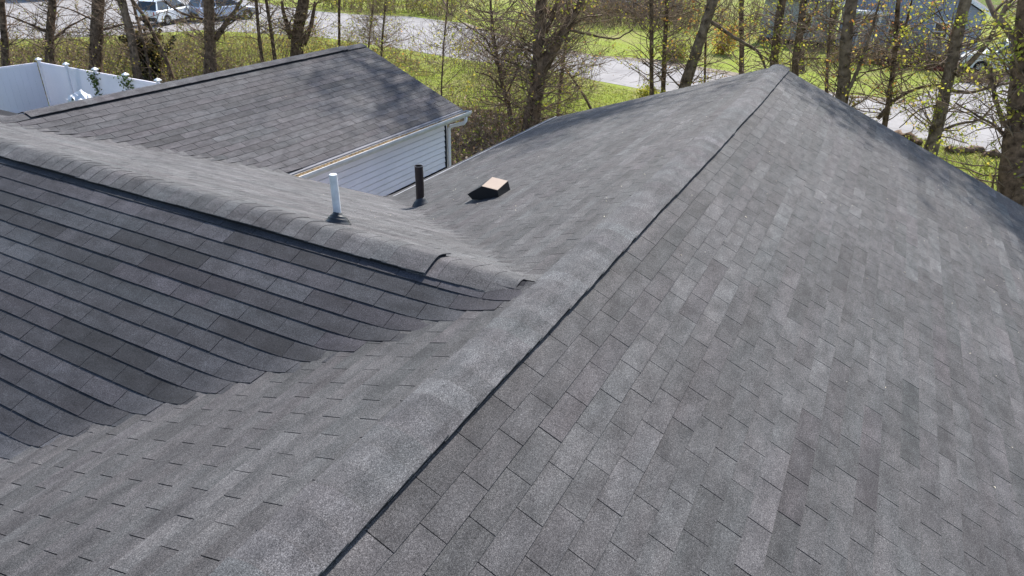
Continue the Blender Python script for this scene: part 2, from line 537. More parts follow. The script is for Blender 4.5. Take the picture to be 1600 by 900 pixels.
# ------------------------------------------------------------------ ridge caps and ridge vents
def cap_piece(C0, ax, sd, u0, u1, wl, wr, tl, tr, lift, base, parent, r=0.05, side_drop=0.008, thick=0.0006, flip=1, zfun=None, wob=0.004):
    """a bent cap shingle along axis ax between u0 (tucked end) and u1 (butt end)"""
    n = 13
    s = np.concatenate([np.linspace(-wl - random.gauss(0, wob * 0.5), 0, 7), np.linspace(0, wr + random.gauss(0, wob * 0.5), 7)[1:]])
    tn = np.where(s < 0, tl, tr)
    rr = r * random.uniform(0.93, 1.07)
    z = -(np.sqrt(s * s + rr * rr) - rr) * tn + 0.0
    rows = []
    for u, l in ((u0, 0.0022 - thick), (u0 + (u1 - u0) * 0.5, 0.0027 - thick * 0.3), (u1, 0.0034 + thick * 1.5)):
        p = C0 + np.outer(np.ones(n), ax * u) + np.outer(s, sd) + np.outer(z + lift + l, [0, 0, 1])
        if zfun is not None:
            p[:, 2] += zfun(u)
        p[:, 1] += warp(p[:, 0], p[:, 1]) if parent is roof else 0
        rows.append(p)
    p = rows[-1].copy(); p[:, 2] -= thick + 0.002; rows.append(p)
    for row_i in (0, 1, 2):
        pass
    V = np.concatenate(rows)
    F = []
    for i in range(3):
        for j in range(n - 1):
            a = i * n + j
            F.append((a, a + 1, a + n + 1, a + n))
    # side skirts
    k = len(V)
    sk = []
    for row in rows[:3]:
        sk.append(row[0] - np.array([0, 0, side_drop])); sk.append(row[-1] - np.array([0, 0, side_drop]))
    V = np.concatenate([V, np.array(sk)])
    for i in range(2):
        F.append((i * n, i * n + n, k + 2 * i + 2, k + 2 * i))
        F.append((i * n + n - 1, k + 2 * i + 1, k + 2 * i + 3, i * n + 2 * n - 1))
    # orient by first face
    a, b, c = V[F[0][0]], V[F[0][1]], V[F[0][2]]
    if np.cross(b - a, c - a)[2] < 0: F = [f[::-1] for f in F]
    uv = np.stack([V @ ax * 1.0 + 31.0, V @ sd + V[:, 2]], -1)
    t = tint_for(base, 0.10, 0.03)
    return mesh_obj('ridge_cap', V, F, M_SH, parent, smooth=False, uv=uv, tint=t)

def vent_core(C0, ax, sd, u0, u1, w1, w2, t1, t2, top, parent, zfun=None, n=80, r=0.05):
    us = np.linspace(u0, u1, n)
    prof = [(-w1, -0.012), (-w1, top), (-0.03, top), (0.03, top), (w2, top), (w2, -0.012)]
    rows = []
    for u in us:
        for s, h in prof:
            j = random.gauss(0, 0.0012) if h > 0 else 0
            t = t1 if s < 0 else t2
            z = -(math.sqrt(s * s + r * r) - r) * t + h + j - 0.003
            p = C0 + ax * u + sd * (s + random.gauss(0, 0.0015)) + np.array([0, 0, z + (zfun(u) if zfun else 0)])
            if parent is roof: p[1] += float(warp(p[0], p[1]))
            rows.append(p)
    V = np.array(rows); m = len(prof); F = []
    for i in range(n - 1):
        for j in range(m - 1):
            a = i * m + j; F.append((a, a + 1, a + m + 1, a + m))
    F.append(tuple(range(m))); F.append(tuple((n - 1) * m + j for j in range(m))[::-1])
    a, b, c = V[F[2][0]], V[F[2][1]], V[F[2][2]]
    if np.cross(b - a, c - a)[2] < 0: F = [f[::-1] for f in F]
    return mesh_obj('ridge_vent', V, F, M_BLACK, parent)

X_, Y_ = np.array([1.0, 0, 0]), np.array([0, 1.0, 0])
CAPB = np.array([0.068, 0.067, 0.068])
O0 = np.zeros(3)
# main ridge: s<0 is the right slope (-y), s>0 the left
vent_core(O0, X_, Y_, -4, XE - 0.35, 0.158, 0.10, TR, TL_, 0.013, roof)
x = -4.0
while x < XE - 0.05:
    x1 = min(x + E_, XE + 0.01)
    wob_y = 0.006 * math.sin(x * 2.1) 
    cap_piece(O0 + np.array([0, 0, 0]), X_, Y_, x - 0.035, x1, 0.166 + wob_y * 0.5, 0.118, TR, TL_, 0.013, CAPB, roof, r=0.05, side_drop=0.005, thick=0.0034)
    x += E_
# branch ridge: s<0 is the front slope (-x), s>0 back
CB = np.array([XB, 0, ZB])
vent_core(CB, Y_, X_, 0.80, 12.4, 0.146, 0.12, TF, TB, 0.020, roof, r=0.036)
y = 12.4
while y > 0.86:
    y1 = max(y - E_, 0.79)
    cap_piece(CB, Y_, X_, y + 0.04, y1, 0.155, 0.14, TF, TB, 0.020 + 0.003 * math.sin(y * 3.1), CAPB * 0.9, roof, r=0.036, side_drop=0.005)
    y -= E_
cap_piece(CB, Y_, X_, 0.95, 0.775, 0.155, 0.142, TF, TB, 0.0208, CAPB * 0.9, roof, r=0.036, side_drop=0.006, thick=0.003)
y = 0.86
while y > 0.2:
    y1 = y - E_ * 1.3
    cap_piece(CB, Y_, X_, y + 0.06, y1, 0.15, 0.14, TF, TB, 0.001, CAPB * 0.95, roof, r=0.04, side_drop=0.006)
    y -= E_ * 1.3
# garage ridge: s<0 front
CG = np.array([0, YGR, 0.0])
tg = 0.95 / 2.38
zf = lambda u: float(zr_g(u))
vent_core(CG, X_, Y_, 2.2, 8.2, 0.135, 0.12, tg, tg, 0.022, groof, zfun=zf)
x = 0.6
while x < XG - 0.03:
    x1 = min(x + E_, XG)
    lf = 0.022 if 2.2 <= x1 - 0.02 < 8.25 else 0.003
    cap_piece(CG, X_, Y_, x - (0.0 if abs(x - 2.2) < 0.13 else 0.035), x1, 0.145, 0.14, tg, tg, lf, BG * 1.0, groof, r=0.05, side_drop=0.005, zfun=zf)
    x += E_
# ------------------------------------------------------------------ eaves, walls
z_r_eave = -4.85 * math.sin(0.4093)
mb = MB().box(3.9, XE, YE + 0.032, YE + 0.045, ZE - 0.06, ZE + 0.002)
mb.build('drip_edge', M_EDGE, house)
mb = MB(); mb.box(3.9, XE - 0.02, YE + 0.012, YE + 0.031, ZE - 0.2, ZE - 0.012); mb.build('fascia', M_WHITE, house)
# rake trim at the far gable
for sgn, tn, w in ((1, TL_, YE), (-1, TR, 4.4)):
    V = []
    for yy in (0, w):
        for xx, dz in ((XE - 0.012, -0.012), (XE + 0.012, -0.012), (XE + 0.012, -0.16), (XE - 0.012, -0.16)):
            V.append((xx, sgn * yy + float(warp(np.array(xx), np.array(sgn * yy))), -yy * tn + dz))
    mesh_obj('rake_board', V, [(0, 1, 5, 4), (1, 2, 6, 5), (2, 3, 7, 6), (3, 0, 4, 7), (0, 3, 2, 1), (4, 5, 6, 7)], M_WHITE, house)
def wall_poly(name, pts, mat, parent):
    return mesh_obj(name, [p for p in pts], [tuple(range(len(pts)))], mat, parent)
def wall_siding(parent_name_obj, p0, p1, z0, z1, parent, mat=M_SIDING, e=0.105, thick=0.02, start=None):
    """lap siding on a vertical wall from p0 to p1 (xy) ; boards are separate parts. outward normal is to the right of p0->p1"""
    p0 = np.array(p0, float); p1 = np.array(p1, float)
    d = (p1 - p0); L = np.linalg.norm(d); d /= L; n = np.array([d[1], -d[0]])
    z = z0; k = 0
    me = None
    while z < z1 - 0.02:
        zt = min(z + e, z1)
        V = []
        zt -= 0.015
        for q in (p0, p1):
            for off, zz in ((0.016, z), (0.002, zt), (-0.012, zt), (-0.012, z)):
                V.append((q[0] + n[0] * off, q[1] + n[1] * off, zz))
        mesh_obj('siding_board', V, [(0, 4, 5, 1), (1, 5, 6, 2), (2, 6, 7, 3), (3, 7, 4, 0), (0, 1, 2, 3), (4, 7, 6, 5)], mat, parent)
        z = zt + 0.015; k += 1
# garage front wall
YW = YG + 0.30
gwall = box_obj('wall', 4.0, XG - 0.15, YW + 0.013, YW + 0.12, GZ, ZE - 0.14, M_FOUND, garage)
wall_siding('', (4.05, YW), (XG - 0.19, YW), -2.50, ZE - 0.16, gwall, e=0.108)
box_obj('foundation', 3.9, XG - 0.15, YW - 0.03, YW + 0.0, GZ, -2.505, M_FOUND, garage)
box_obj('corner_trim', XG - 0.19, XG - 0.135, YW - 0.018, YW + 0.02, -2.51, ZE - 0.16, M_FOUND, garage)
box_obj('corner_post', XG - 0.134, XG - 0.10, YW - 0.01, YW + 0.14, GZ, ZE - 0.16, M_WHITE, garage)
# gable end wall + back wall
V = [(XG - 0.15, YW, GZ), (XG - 0.15, 2 * YGR - YW, GZ), (XG - 0.15, 2 * YGR - YW, ZE - 0.15), (XG - 0.15, YGR, -0.45), (XG - 0.15, YW, ZE - 0.15)]
mesh_obj('gable_wall', V, [(0, 1, 2, 3, 4)], M_SIDING, garage)
mesh_obj('back_wall', [(2, 2 * YGR - YW, GZ), (XG - 0.15, 2 * YGR - YW, GZ), (XG - 0.15, 2 * YGR - YW, ZE - 0.15), (2, 2 * YGR - YW, ZE - 0.15)], [(0, 1, 2, 3)], M_SIDING, garage)
# soffit, fascia, drip flashing, gutter
box_obj('soffit', XBE, XG - 0.01, YG + 0.012, YW + 0.05, ZE - 0.145, ZE - 0.13, M_WHITE, garage)
box_obj('fascia', XBE, XG, YG - 0.018, YG + 0.011, ZE - 0.15, ZE - 0.022, M_WHITE, garage)
M_FLASH = simple_mat('grey_drip_flashing', (0.20, 0.20, 0.215), 0.9, 0.1, var=0.15, vs=5)
V = [(XBE, YG + 0.03, ZE + 0.010), (XG + 0.005, YG + 0.03, ZE + 0.010), (XG + 0.005, YG - 0.024, ZE - 0.010), (XBE, YG - 0.024, ZE - 0.010),
     (XBE, YG - 0.024, ZE - 0.034), (XG + 0.005, YG - 0.024, ZE - 0.034)]
mesh_obj('drip_flashing', V, [(0, 3, 2, 1), (3, 4, 5, 2)], M_FLASH, garage)
gy0 = YG - 0.026; gy1 = YG - 0.165
prof = [(gy0, ZE - 0.03), (gy0, ZE - 0.125), (gy1 + 0.045, ZE - 0.125), (gy1 + 0.018, ZE - 0.085), (gy1, ZE - 0.062), (gy1, ZE - 0.02),
        (gy1 + 0.016, ZE - 0.02), (gy1 + 0.014, ZE - 0.06), (gy1 + 0.03, ZE - 0.083), (gy1 + 0.055, ZE - 0.113), (gy0 - 0.006, ZE - 0.113), (gy0 - 0.006, ZE - 0.03)]
V = []; m = len(prof)
for xx in (XBE - 0.02, XG + 0.10):
    for (a, b) in prof: V.append((xx, a, b))
F = [(i, (i + 1) % m, m + (i + 1) % m, m + i) for i in range(m)] + [tuple(range(m))[::-1], tuple(range(m, 2 * m))]
M_GUT = simple_mat('gutter_enamel', (0.55, 0.54, 0.52), 0.5, 0.4, var=0.12, vs=6)
gut = mesh_obj('gutter', V, F, M_GUT, garage)
mesh_obj('end_cap', [(XG + 0.098, a, b) for a, b in prof[:6]] + [(XG + 0.103, a, b) for a, b in prof[:6]],
         [tuple(range(6)), tuple(range(6, 12))[::-1]] + [(i, (i + 1) % 6, 6 + (i + 1) % 6, 6 + i) for i in range(6)], M_GUT, gut)
M_DEBRIS = simple_mat('gutter_leaf_litter', (0.10, 0.07, 0.04), 0.95, 0.1, var=0.6, vs=30, bmp=1, bs=60, dist=0.02, var2=(0.36, 0.26, 0.15))
nx = 260; V = []; F = []
for i in range(nx):
    u = XBE + (XG + 0.08 - XBE) * i / (nx - 1)
    full = 1 - 0.75 * (i / nx) ** 1.3
    for k in range(5):
        V.append((u, gy0 - 0.007 - k * 0.026, ZE - 0.066 + full * 0.026 + random.random() * 0.014))
for i in range(nx - 1):
    for k in range(4):
        a = i * 5 + k; F.append((a, a + 1, a + 6, a + 5))
tag(mesh_obj('leaf_debris', V, F, M_DEBRIS, gut), kind='stuff')
# rain spout: elbow from gutter back to wall corner and down
path = [(XG - 0.02, gy1 + 0.07, ZE - 0.12), (XG - 0.02, gy1 + 0.07, ZE - 0.20), (XG - 0.04, gy1 + 0.10, ZE - 0.25), (XG - 0.09, YW - 0.09, ZE - 0.34), (XG - 0.10, YW - 0.055, ZE - 0.40), (XG - 0.10, YW - 0.055, ZE - 0.6), (XG - 0.10, YW - 0.055, GZ + 0.1)]
V, F = tube(path, [0.036] * len(path), 8)
mesh_obj('downspout', V, F, M_WHITE, garage, smooth=True)
# house walls under the roof
hw = MB()
hw.box(-3.6, XE - 0.4, -4.0, YE - 0.35, GZ, ZE - 0.35).box(-2.9, XBE - 0.35, YE - 0.36, 12.0, GZ, ZE - 0.35)
hw.build('wall', M_SIDING, house)
V = [(XE - 0.4, -4.0, ZE - 0.36), (XE - 0.4, YE - 0.35, ZE - 0.36), (XE - 0.4, YE - 0.35, -(YE - 0.35) * TL_ - 0.03), (XE - 0.4, 0, -0.03), (XE - 0.4, -4.0, -4.0 * TR - 0.03)]
mesh_obj('gable_wall', V, [(0, 1, 2, 3, 4)], M_SIDING, house)
box_obj('soffit', 3.8, XE - 0.05, YE - 0.36, YE + 0.01, ZE - 0.1, ZE - 0.085, M_WHITE, house)
box_obj('soffit', XBE - 0.37, XBE, YE + 0.02, YG, ZE - 0.1, ZE - 0.085, M_WHITE, house)

# ------------------------------------------------------------------ roof penetrations
def on_left(px, py): return hit(px, py, (0, math.sin(0.3355), math.cos(0.3355)), 0)
def on_back(px, py):
    n = (math.sin(ab), 0, math.cos(ab)); return hit(px, py, n, math.sin(ab) * XB + math.cos(ab) * ZB)
# white pipe
b = on_back(529, 349); b[2] = float(H(b[0], b[1])) + 0.004
t = empty('vent_pipe', b, 'short white plastic vent pipe in a black rubber boot on the pale roof slope', 'vent pipe')
lean = np.array([-0.004, 0.004, 0])
hgt = 0.375
pts = [b + [0, 0, 0.02], b + [0, 0, hgt]]; pts[1] = pts[1] + lean
V, F = tube([pts[0], pts[0] * .5 + pts[1] * .5, pts[1]], [0.029, 0.029, 0.029], 28, cap=False)
pi_ = mesh_obj('pipe', V, F, M_PVC, t, smooth=True)
V, F = lathe([(0.029, 0), (0.0285, 0.003), (0.012, 0.004), (0.001, 0.004)], pts[1], 28)
mesh_obj('pipe_end', V, F, M_PVC, t)
tilt = NB
def flange(c, nrm, prof, name, parent, mat=M_RUBBER, sides=32, sq=None):
    nrm = nrm / np.linalg.norm(nrm); A = np.cross(nrm, [0, 1, 0.01]); A /= np.linalg.norm(A); Bv = np.cross(nrm, A)
    V = []; F = []
    for r, z, up in prof:
        ctr = c + (nrm * (1 - up) + np.array([0, 0, 1]) * up) * z
        for j in range(sides):
            a = 2 * math.pi * j / sides
            rr = r
            V.append(ctr + A * rr * math.cos(a) + Bv * rr * math.sin(a))
    for i in range(len(prof) - 1):
        for j in range(sides):
            a = i * sides + j; q = i * sides + (j + 1) % sides
            F.append((a, q, q + sides, a + sides))
    return mesh_obj(name, V, F, mat, parent, smooth=True)
flange(b, tilt, [(0.098, -0.004, 0), (0.097, 0.004, 0), (0.086, 0.012, .2), (0.078, 0.030, .4), (0.077, 0.036, .5), (0.070, 0.038, .5), (0.068, 0.044, .5), (0.058, 0.054, .6), (0.057, 0.058, .7), (0.050, 0.059, .7), (0.046, 0.066, .8), (0.036, 0.070, 1), (0.034, 0.084, 1), (0.030, 0.085, 1)], 'boot', t)
# dark pipe
b = on_left(657, 321); b[2] = float(H(b[0], b[1])) + 0.004
t = empty('vent_pipe', b, 'dark brown open-topped vent pipe on the main slope, nearest the garage wall', 'vent pipe')
V, F = tube([b + [0, 0, -0.02], b + [0, 0, 0.24], b + [-0.002, 0.004, 0.455]], [0.047] * 3, 30, cap=False)
mesh_obj('pipe', V, F, M_PIPE, t, smooth=True)
V, F = lathe([(0.047, 0.0), (0.050, 0.002), (0.050, 0.010), (0.042, 0.010), (0.041, -0.16), (0.001, -0.16)], b + [-0.002, 0.004, 0.45], 30)
mesh_obj('rim', V, F, M_PIPE, t, smooth=False)
flange(b, NL, [(0.105, -0.004, 0), (0.102, 0.006, 0), (0.088, 0.024, .3), (0.072, 0.05, .6), (0.066, 0.06, .8), (0.056, 0.066, 1), (0.05, 0.082, 1), (0.047, 0.083, 1)], 'boot', t)
# slant-back vent: profile solved in the plane x = VX
VX0, VX1 = 3.117, 3.372
pr = [hit(px, py, (1, 0, 0), VX0)[1:] for px, py in ((730.2, 303.4), (752.4, 291.2), (777.4, 297.6), (779.3, 308.6), (744.9, 312.0), (737.8, 311.5))]
pr = [np.array(q) for q in pr]
nose, tf, tb2, bb, bf, nf = pr
vb = np.array([3.24, 1.88, float(H(3.24, 1.88))])
t = empty('roof_vent', vb, 'low black slant-topped exhaust vent with a glaring top on the main slope', 'roof vent')
cy = (tf[0] + tb2[0]) / 2
def ring(x, pts): return [(x, q[0], q[1]) for q in pts]
hood = [nose, tf, tb2, bb, bf, nf]
Vh = ring(VX0, hood) + ring(VX1, [hood[0], hood[1], hood[2], hood[3], hood[4], hood[5]])
# far side narrows slightly at its top
Vh = [list(v) for v in Vh]
for i in (7, 8): Vh[i][0] -= 0.03; Vh[i][2] += 0.034
n = 6
Fh = [(i, (i + 1) % n, n + (i + 1) % n, n + i) for i in range(n) if i != 5 and i != 4]
Fh += [(0, 5, 4, 3, 2, 1), (6, 7, 8, 9, 10, 11)]
hd = mesh_obj('hood', Vh, Fh, M_VENT, t)
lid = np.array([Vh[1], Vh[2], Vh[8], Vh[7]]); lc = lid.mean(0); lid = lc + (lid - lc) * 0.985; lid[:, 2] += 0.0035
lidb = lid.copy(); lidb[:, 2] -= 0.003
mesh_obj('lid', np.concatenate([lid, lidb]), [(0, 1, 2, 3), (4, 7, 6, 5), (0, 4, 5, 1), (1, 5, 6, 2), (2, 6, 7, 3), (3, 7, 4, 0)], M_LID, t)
zb0 = float(H(3.2, 1.9)) - 0.05
y0_, y1_ = bb[0] + 0.012, bf[0] - 0.01
mb = MB().box(VX0 + 0.012, VX1 - 0.012, y0_, y1_, zb0 - 0.02, tb2[1] - 0.05)
mb.build('throat', M_VENT, t)
fl = []
for xx in (VX0 - 0.07, VX1 + 0.07):
    for yy in (bb[0] - 0.05, bf[0] + 0.06):
        fl.append((xx, yy, float(H(xx, yy)) + 0.002))
mesh_obj('flashing', fl[:2] + fl[3:1:-1] , [(0, 3, 2, 1)], M_VENT, t)

# ================================================================== the surroundings
def gpts(pxs, z=GZ): return [ground_at(x, y, z) for x, y in pxs]

def ground_mat():
    m, nt, b = mat_new('yard_ground')
    geo = N(nt, 'ShaderNodeNewGeometry').outputs['Position']
    a = noise(nt, geo, 0.45, 5, 0.65); f = noise(nt, geo, 9, 5, 0.75); h = noise(nt, geo, 60, 3, 0.7)
    litter = ramp(nt, f, [(0.3, (0.05, 0.035, 0.022)), (0.5, (0.13, 0.10, 0.07)), (0.7, (0.26, 0.21, 0.17))])
    green = ramp(nt, f, [(0.3, (0.05, 0.085, 0.014)), (0.7, (0.15, 0.20, 0.035))])
    k = ramp(nt, math_n(nt, 'ADD', a, math_n(nt, 'MULTIPLY', f, 0.3)), [(0.56, (0, 0, 0)), (0.70, (1, 1, 1))])
    c = mix(nt, k, litter, green)
    nt.links.new(c, b.inputs['Base Color']); b.inputs['Roughness'].default_value = 1.0; b.inputs['Specular IOR Level'].default_value = 0.1
    bump(nt, b, math_n(nt, 'ADD', f, h), 1.0, 0.05)
    return m
def lawn_mat():
    m, nt, b = mat_new('lawn_grass')
    geo = N(nt, 'ShaderNodeNewGeometry').outputs['Position']
    a = noise(nt, geo, 0.35, 4, 0.6); f = noise(nt, geo, 14, 5, 0.8); p = noise(nt, geo, 1.7, 4, 0.7)
    green = ramp(nt, f, [(0.3, (0.12, 0.160, 0.022)), (0.7, (0.28, 0.335, 0.058))])
    dry = ramp(nt, f, [(0.3, (0.15, 0.14, 0.05)), (0.7, (0.32, 0.30, 0.13))])
    k = ramp(nt, math_n(nt, 'MULTIPLY', math_n(nt, 'ADD', a, p), 0.5), [(0.46, (0, 0, 0)), (0.60, (0.85, 0.85, 0.85))])
    c = mix(nt, k, green, dry)
    nt.links.new(c, b.inputs['Base Color']); b.inputs['Roughness'].default_value = 1.0; b.inputs['Specular IOR Level'].default_value = 0.1
    bump(nt, b, f, 1.0, 0.06)
    return m
def road_mat(name, c0, c1):
    m, nt, b = mat_new(name)
    geo = N(nt, 'ShaderNodeNewGeometry').outputs['Position']
    a = noise(nt, geo, 0.6, 5, 0.65); f = noise(nt, geo, 35, 3, 0.7)
    v = N(nt, 'ShaderNodeTexVoronoi', feature='DISTANCE_TO_EDGE'); v.inputs['Scale'].default_value = 0.38
    nt.links.new(mix(nt, 0.12, geo, N(nt, 'ShaderNodeTexNoise').outputs[1]), v.inputs['Vector'])
    crack = ramp(nt, v.outputs[0], [(0.0, (0.55, 0.55, 0.55)), (0.012, (1, 1, 1))])
    c = ramp(nt, a, [(0.3, c0), (0.7, c1)])
    c = mix(nt, 1.0, c, ramp(nt, f, [(0.3, (0.82, 0.82, 0.82)), (0.7, (1.15, 1.15, 1.15))]), 'MULTIPLY')
    c = mix(nt, 1.0, c, crack, 'MULTIPLY')
    nt.links.new(c, b.inputs['Base Color']); b.inputs['Roughness'].default_value = 0.9; b.inputs['Specular IOR Level'].default_value = 0.25
    bump(nt, b, f, 0.4, 0.01)
    return m
M_GROUND, M_LAWN = ground_mat(), lawn_mat()
M_ROAD = road_mat('weathered_asphalt', (0.185, 0.178, 0.18), (0.28, 0.27, 0.268))

def sheet(name, pts, z, mat, label=None):
    P = np.array([[p[0], p[1], z] for p in pts])
    a = 0.5 * np.sum(P[:, 0] * np.roll(P[:, 1], -1) - P[:, 1] * np.roll(P[:, 0], -1))
    if a < 0: P = P[::-1]
    o = mesh_obj(name, P, [tuple(range(len(P)))], mat)
    return tag(o, label=label, kind='structure')
S_ = 1500
sheet('ground', [(-S_, -S_), (S_, -S_), (S_, S_), (-S_, S_)], GZ, M_GROUND)
def wob(pts, amp=0.25, n=5):
    out = []
    for i in range(len(pts)):
        a, b = np.array(pts[i][:2]), np.array(pts[(i + 1) % len(pts)][:2])
        L = np.linalg.norm(b - a); k = max(1, int(L / 0.9)) if L < 60 else 2
        for j in range(k):
            q = a + (b - a) * j / k
            out.append(q + (rng.normal(0, amp, 2) if j else 0))
    return out
near_edge = [(19.0, -30.0), (24.2, -11.0)] + [tuple(p[:2]) for p in gpts([(1560, 241), (1475, 229), (1410, 208), (1210, 172), (1017, 142), (925, 125), (865, 110), (760, 98), (687, 87), (625, 76), (500, 58), (320, 47), (160, 57), (0, 62)])] + [(17, 58)]
far_edge = [tuple(p[:2]) for p in gpts([(400, 4), (500, 18), (560, 23), (640, 26), (720, 36), (800, 66), (875, 82), (925, 88), (1012, 97), (1137, 117), (1325, 151), (1415, 164)])] + [tuple(p[:2]) for p in gpts([(1452, 142), (1500, 129), (1550, 117), (1640, 113), (1760, 118)])]
# near lawn, between the brush behind the house and the road
lawn_near = wob([tuple(p[:2]) for p in gpts([(700, 190), (640, 150), (560, 125), (430, 118), (250, 108), (110, 100), (0, 96), (0, 66)])] + near_edge[::-1][3:] + [(15.0, -30.0), (13.2, -8.0), (14.5, 2.0), (17.8, 6.0), (19.8, 9.2)], 0.22)
sheet('lawn', lawn_near, GZ + 0.004, M_LAWN)
sheet('lawn_across_road', [(q[0], q[1]) for q in far_edge] + [(75, -30), (95, 0), (95, 60), (60, 75)], GZ + 0.004, M_LAWN)
sheet('road', near_edge + [(25, 90), (55, 90), (50.0, 62.0)] + far_edge + [(60, -18), (45, -30)], GZ + 0.008, M_ROAD)
M_CURB = simple_mat('road_edge_dirt', (0.15, 0.12, 0.09), 0.95, 0.1, var=0.5, vs=3, var2=(0.30, 0.26, 0.21))
ed = np.array(far_edge[4:12]); nn = np.array([1.0, 0.0])
mbx = MB()
for i in range(len(ed) - 1):
    a, b = ed[i], ed[i + 1]
    mbx.add([(a[0] - .05, a[1], GZ + 0.012), (b[0] - .05, b[1], GZ + 0.012), (b[0] + 0.9 + 0.5 * math.sin(i * 2.3), b[1], GZ + 0.012), (a[0] + 0.9 + 0.5 * math.sin((i - 1) * 2.3), a[1], GZ + 0.012)], [(0, 1, 2, 3)])
tag(mbx.build('road_verge', M_CURB), kind='structure')

# ---- leaves and blades as small quads
def leaf_quads(centers, size, tints, flat=0.0, aspect=0.6):
    n = len(centers)
    a = rng.normal(size=(n, 3)); a[:, 2] *= (1 - flat); a /= np.linalg.norm(a, axis=1)[:, None]
    r = rng.normal(size=(n, 3)); r[:, 2] *= (1 - flat)
    b = np.cross(a, r if flat < 0.5 else np.tile([0.05, 0.03, 1.0], (n, 1))); b /= np.linalg.norm(b, axis=1)[:, None] + 1e-9
    s = (size * rng.uniform(0.6, 1.4, n))[:, None]
    c = np.asarray(centers)
    V = np.stack([c - a * s, c + b * s * aspect, c + a * s, c - b * s * aspect], 1).reshape(-1, 3)
    F = [(4 * i, 4 * i + 1, 4 * i + 2, 4 * i + 3) for i in range(n)]
    T = np.repeat(tints, 4, 0)
    return V, F, T
def pick(cols, n, var=0.2):
    cols = np.array(cols); c = cols[rng.integers(0, len(cols), n)]
    return np.clip(c * np.exp(rng.normal(0, var, (n, 1))), 0, 0.85)
LEAFY = [(0.42, 0.40, 0.05), (0.34, 0.36, 0.05), (0.48, 0.40, 0.07), (0.24, 0.28, 0.05)]
BUDS = [(0.30, 0.28, 0.06), (0.26, 0.24, 0.07), (0.34, 0.22, 0.10), (0.20, 0.22, 0.05)]
ORANGE = [(0.45, 0.20, 0.05), (0.50, 0.30, 0.07), (0.35, 0.14, 0.05)]
DRY = [(0.20, 0.14, 0.09), (0.30, 0.22, 0.16), (0.13, 0.085, 0.05), (0.38, 0.31, 0.25)]
GREEN = [(0.14, 0.17, 0.03), (0.21, 0.235, 0.045), (0.28, 0.29, 0.06), (0.26, 0.22, 0.10)]

def sample_px(poly, n, z=GZ):
    """ground points whose picture position lies in the polygon, even on the ground"""
    G = np.array([ground_at(x, y, z)[:2] for x, y in poly])
    lo, hi = G.min(0), G.max(0); out = []
    while len(out) < n:
        P = rng.uniform(lo, hi, (4 * n, 2))
        ins = np.zeros(len(P), bool); j = len(G) - 1
        for i in range(len(G)):
            c = ((G[i, 1] > P[:, 1]) != (G[j, 1] > P[:, 1])) & (P[:, 0] < (G[j, 0] - G[i, 0]) * (P[:, 1] - G[i, 1]) / (G[j, 1] - G[i, 1] + 1e-12) + G[i, 0])
            ins ^= c; j = i
        out += P[ins].tolist()
    return np.array(out[:n])
def stuff_leaves(name, poly, n, size, cols, mat, zlo=0.0, zhi=0.05, flat=0.0, label=None, cat=None, aspect=0.6, clump=0):
    P = sample_px(poly, n)
    if clump:
        C = sample_px(poly, clump)
        P = C[rng.integers(0, clump, n)] + rng.normal(0, 0.35, (n, 2))
    z = GZ + rng.uniform(zlo, zhi, n)
    V, F, T = leaf_quads(np.column_stack([P, z]), size, pick(cols, n, 0.25), flat, aspect)
    o = mesh_obj(name, V, F, mat, tint=T)
    return tag(o, label, cat, kind='stuff')
stuff_leaves('leaf_litter', [(640, 150), (690, 165), (870, 190), (900, 260), (690, 330), (640, 250)], 26000, 0.055, DRY, M_LITTER, 0.0, 0.10, 0.3, 'dry brown leaves lying thick behind the garage corner', 'leaf litter')
stuff_leaves('leaf_litter', [(0, 75), (330, 80), (420, 120), (250, 175), (60, 165), (0, 160)], 16000, 0.06, DRY + GREEN[:1], M_LITTER, 0.0, 0.12, 0.3, 'brown leaves and weeds behind the white fence', 'leaf litter')
stuff_leaves('grass', [(640, 120), (700, 92), (940, 132), (1060, 160), (1100, 260), (820, 260), (700, 200)], 26000, 0.05, GREEN + LEAFY[1:2], M_GRASSB, 0.0, 0.08, 0.0, 'bright green lawn grass between the brush and the road', 'grass', 0.25)
stuff_leaves('grass', [(0, 72), (200, 62), (330, 52), (620, 80), (680, 120), (560, 135), (300, 130), (0, 112)], 34000, 0.06, GREEN + BUDS, M_GRASSB, 0.0, 0.14, 0.0, 'rough yellow-green grass beyond the garage ridge', 'grass', 0.3)
stuff_leaves('grass', [(1430, 215), (1600, 250), (1640, 420), (1440, 300)], 9000, 0.045, GREEN + LEAFY[1:2], M_GRASSB, 0.0, 0.07, 0.0, 'green grass at the roadside beside the thick right hand trunk', 'grass', 0.25)

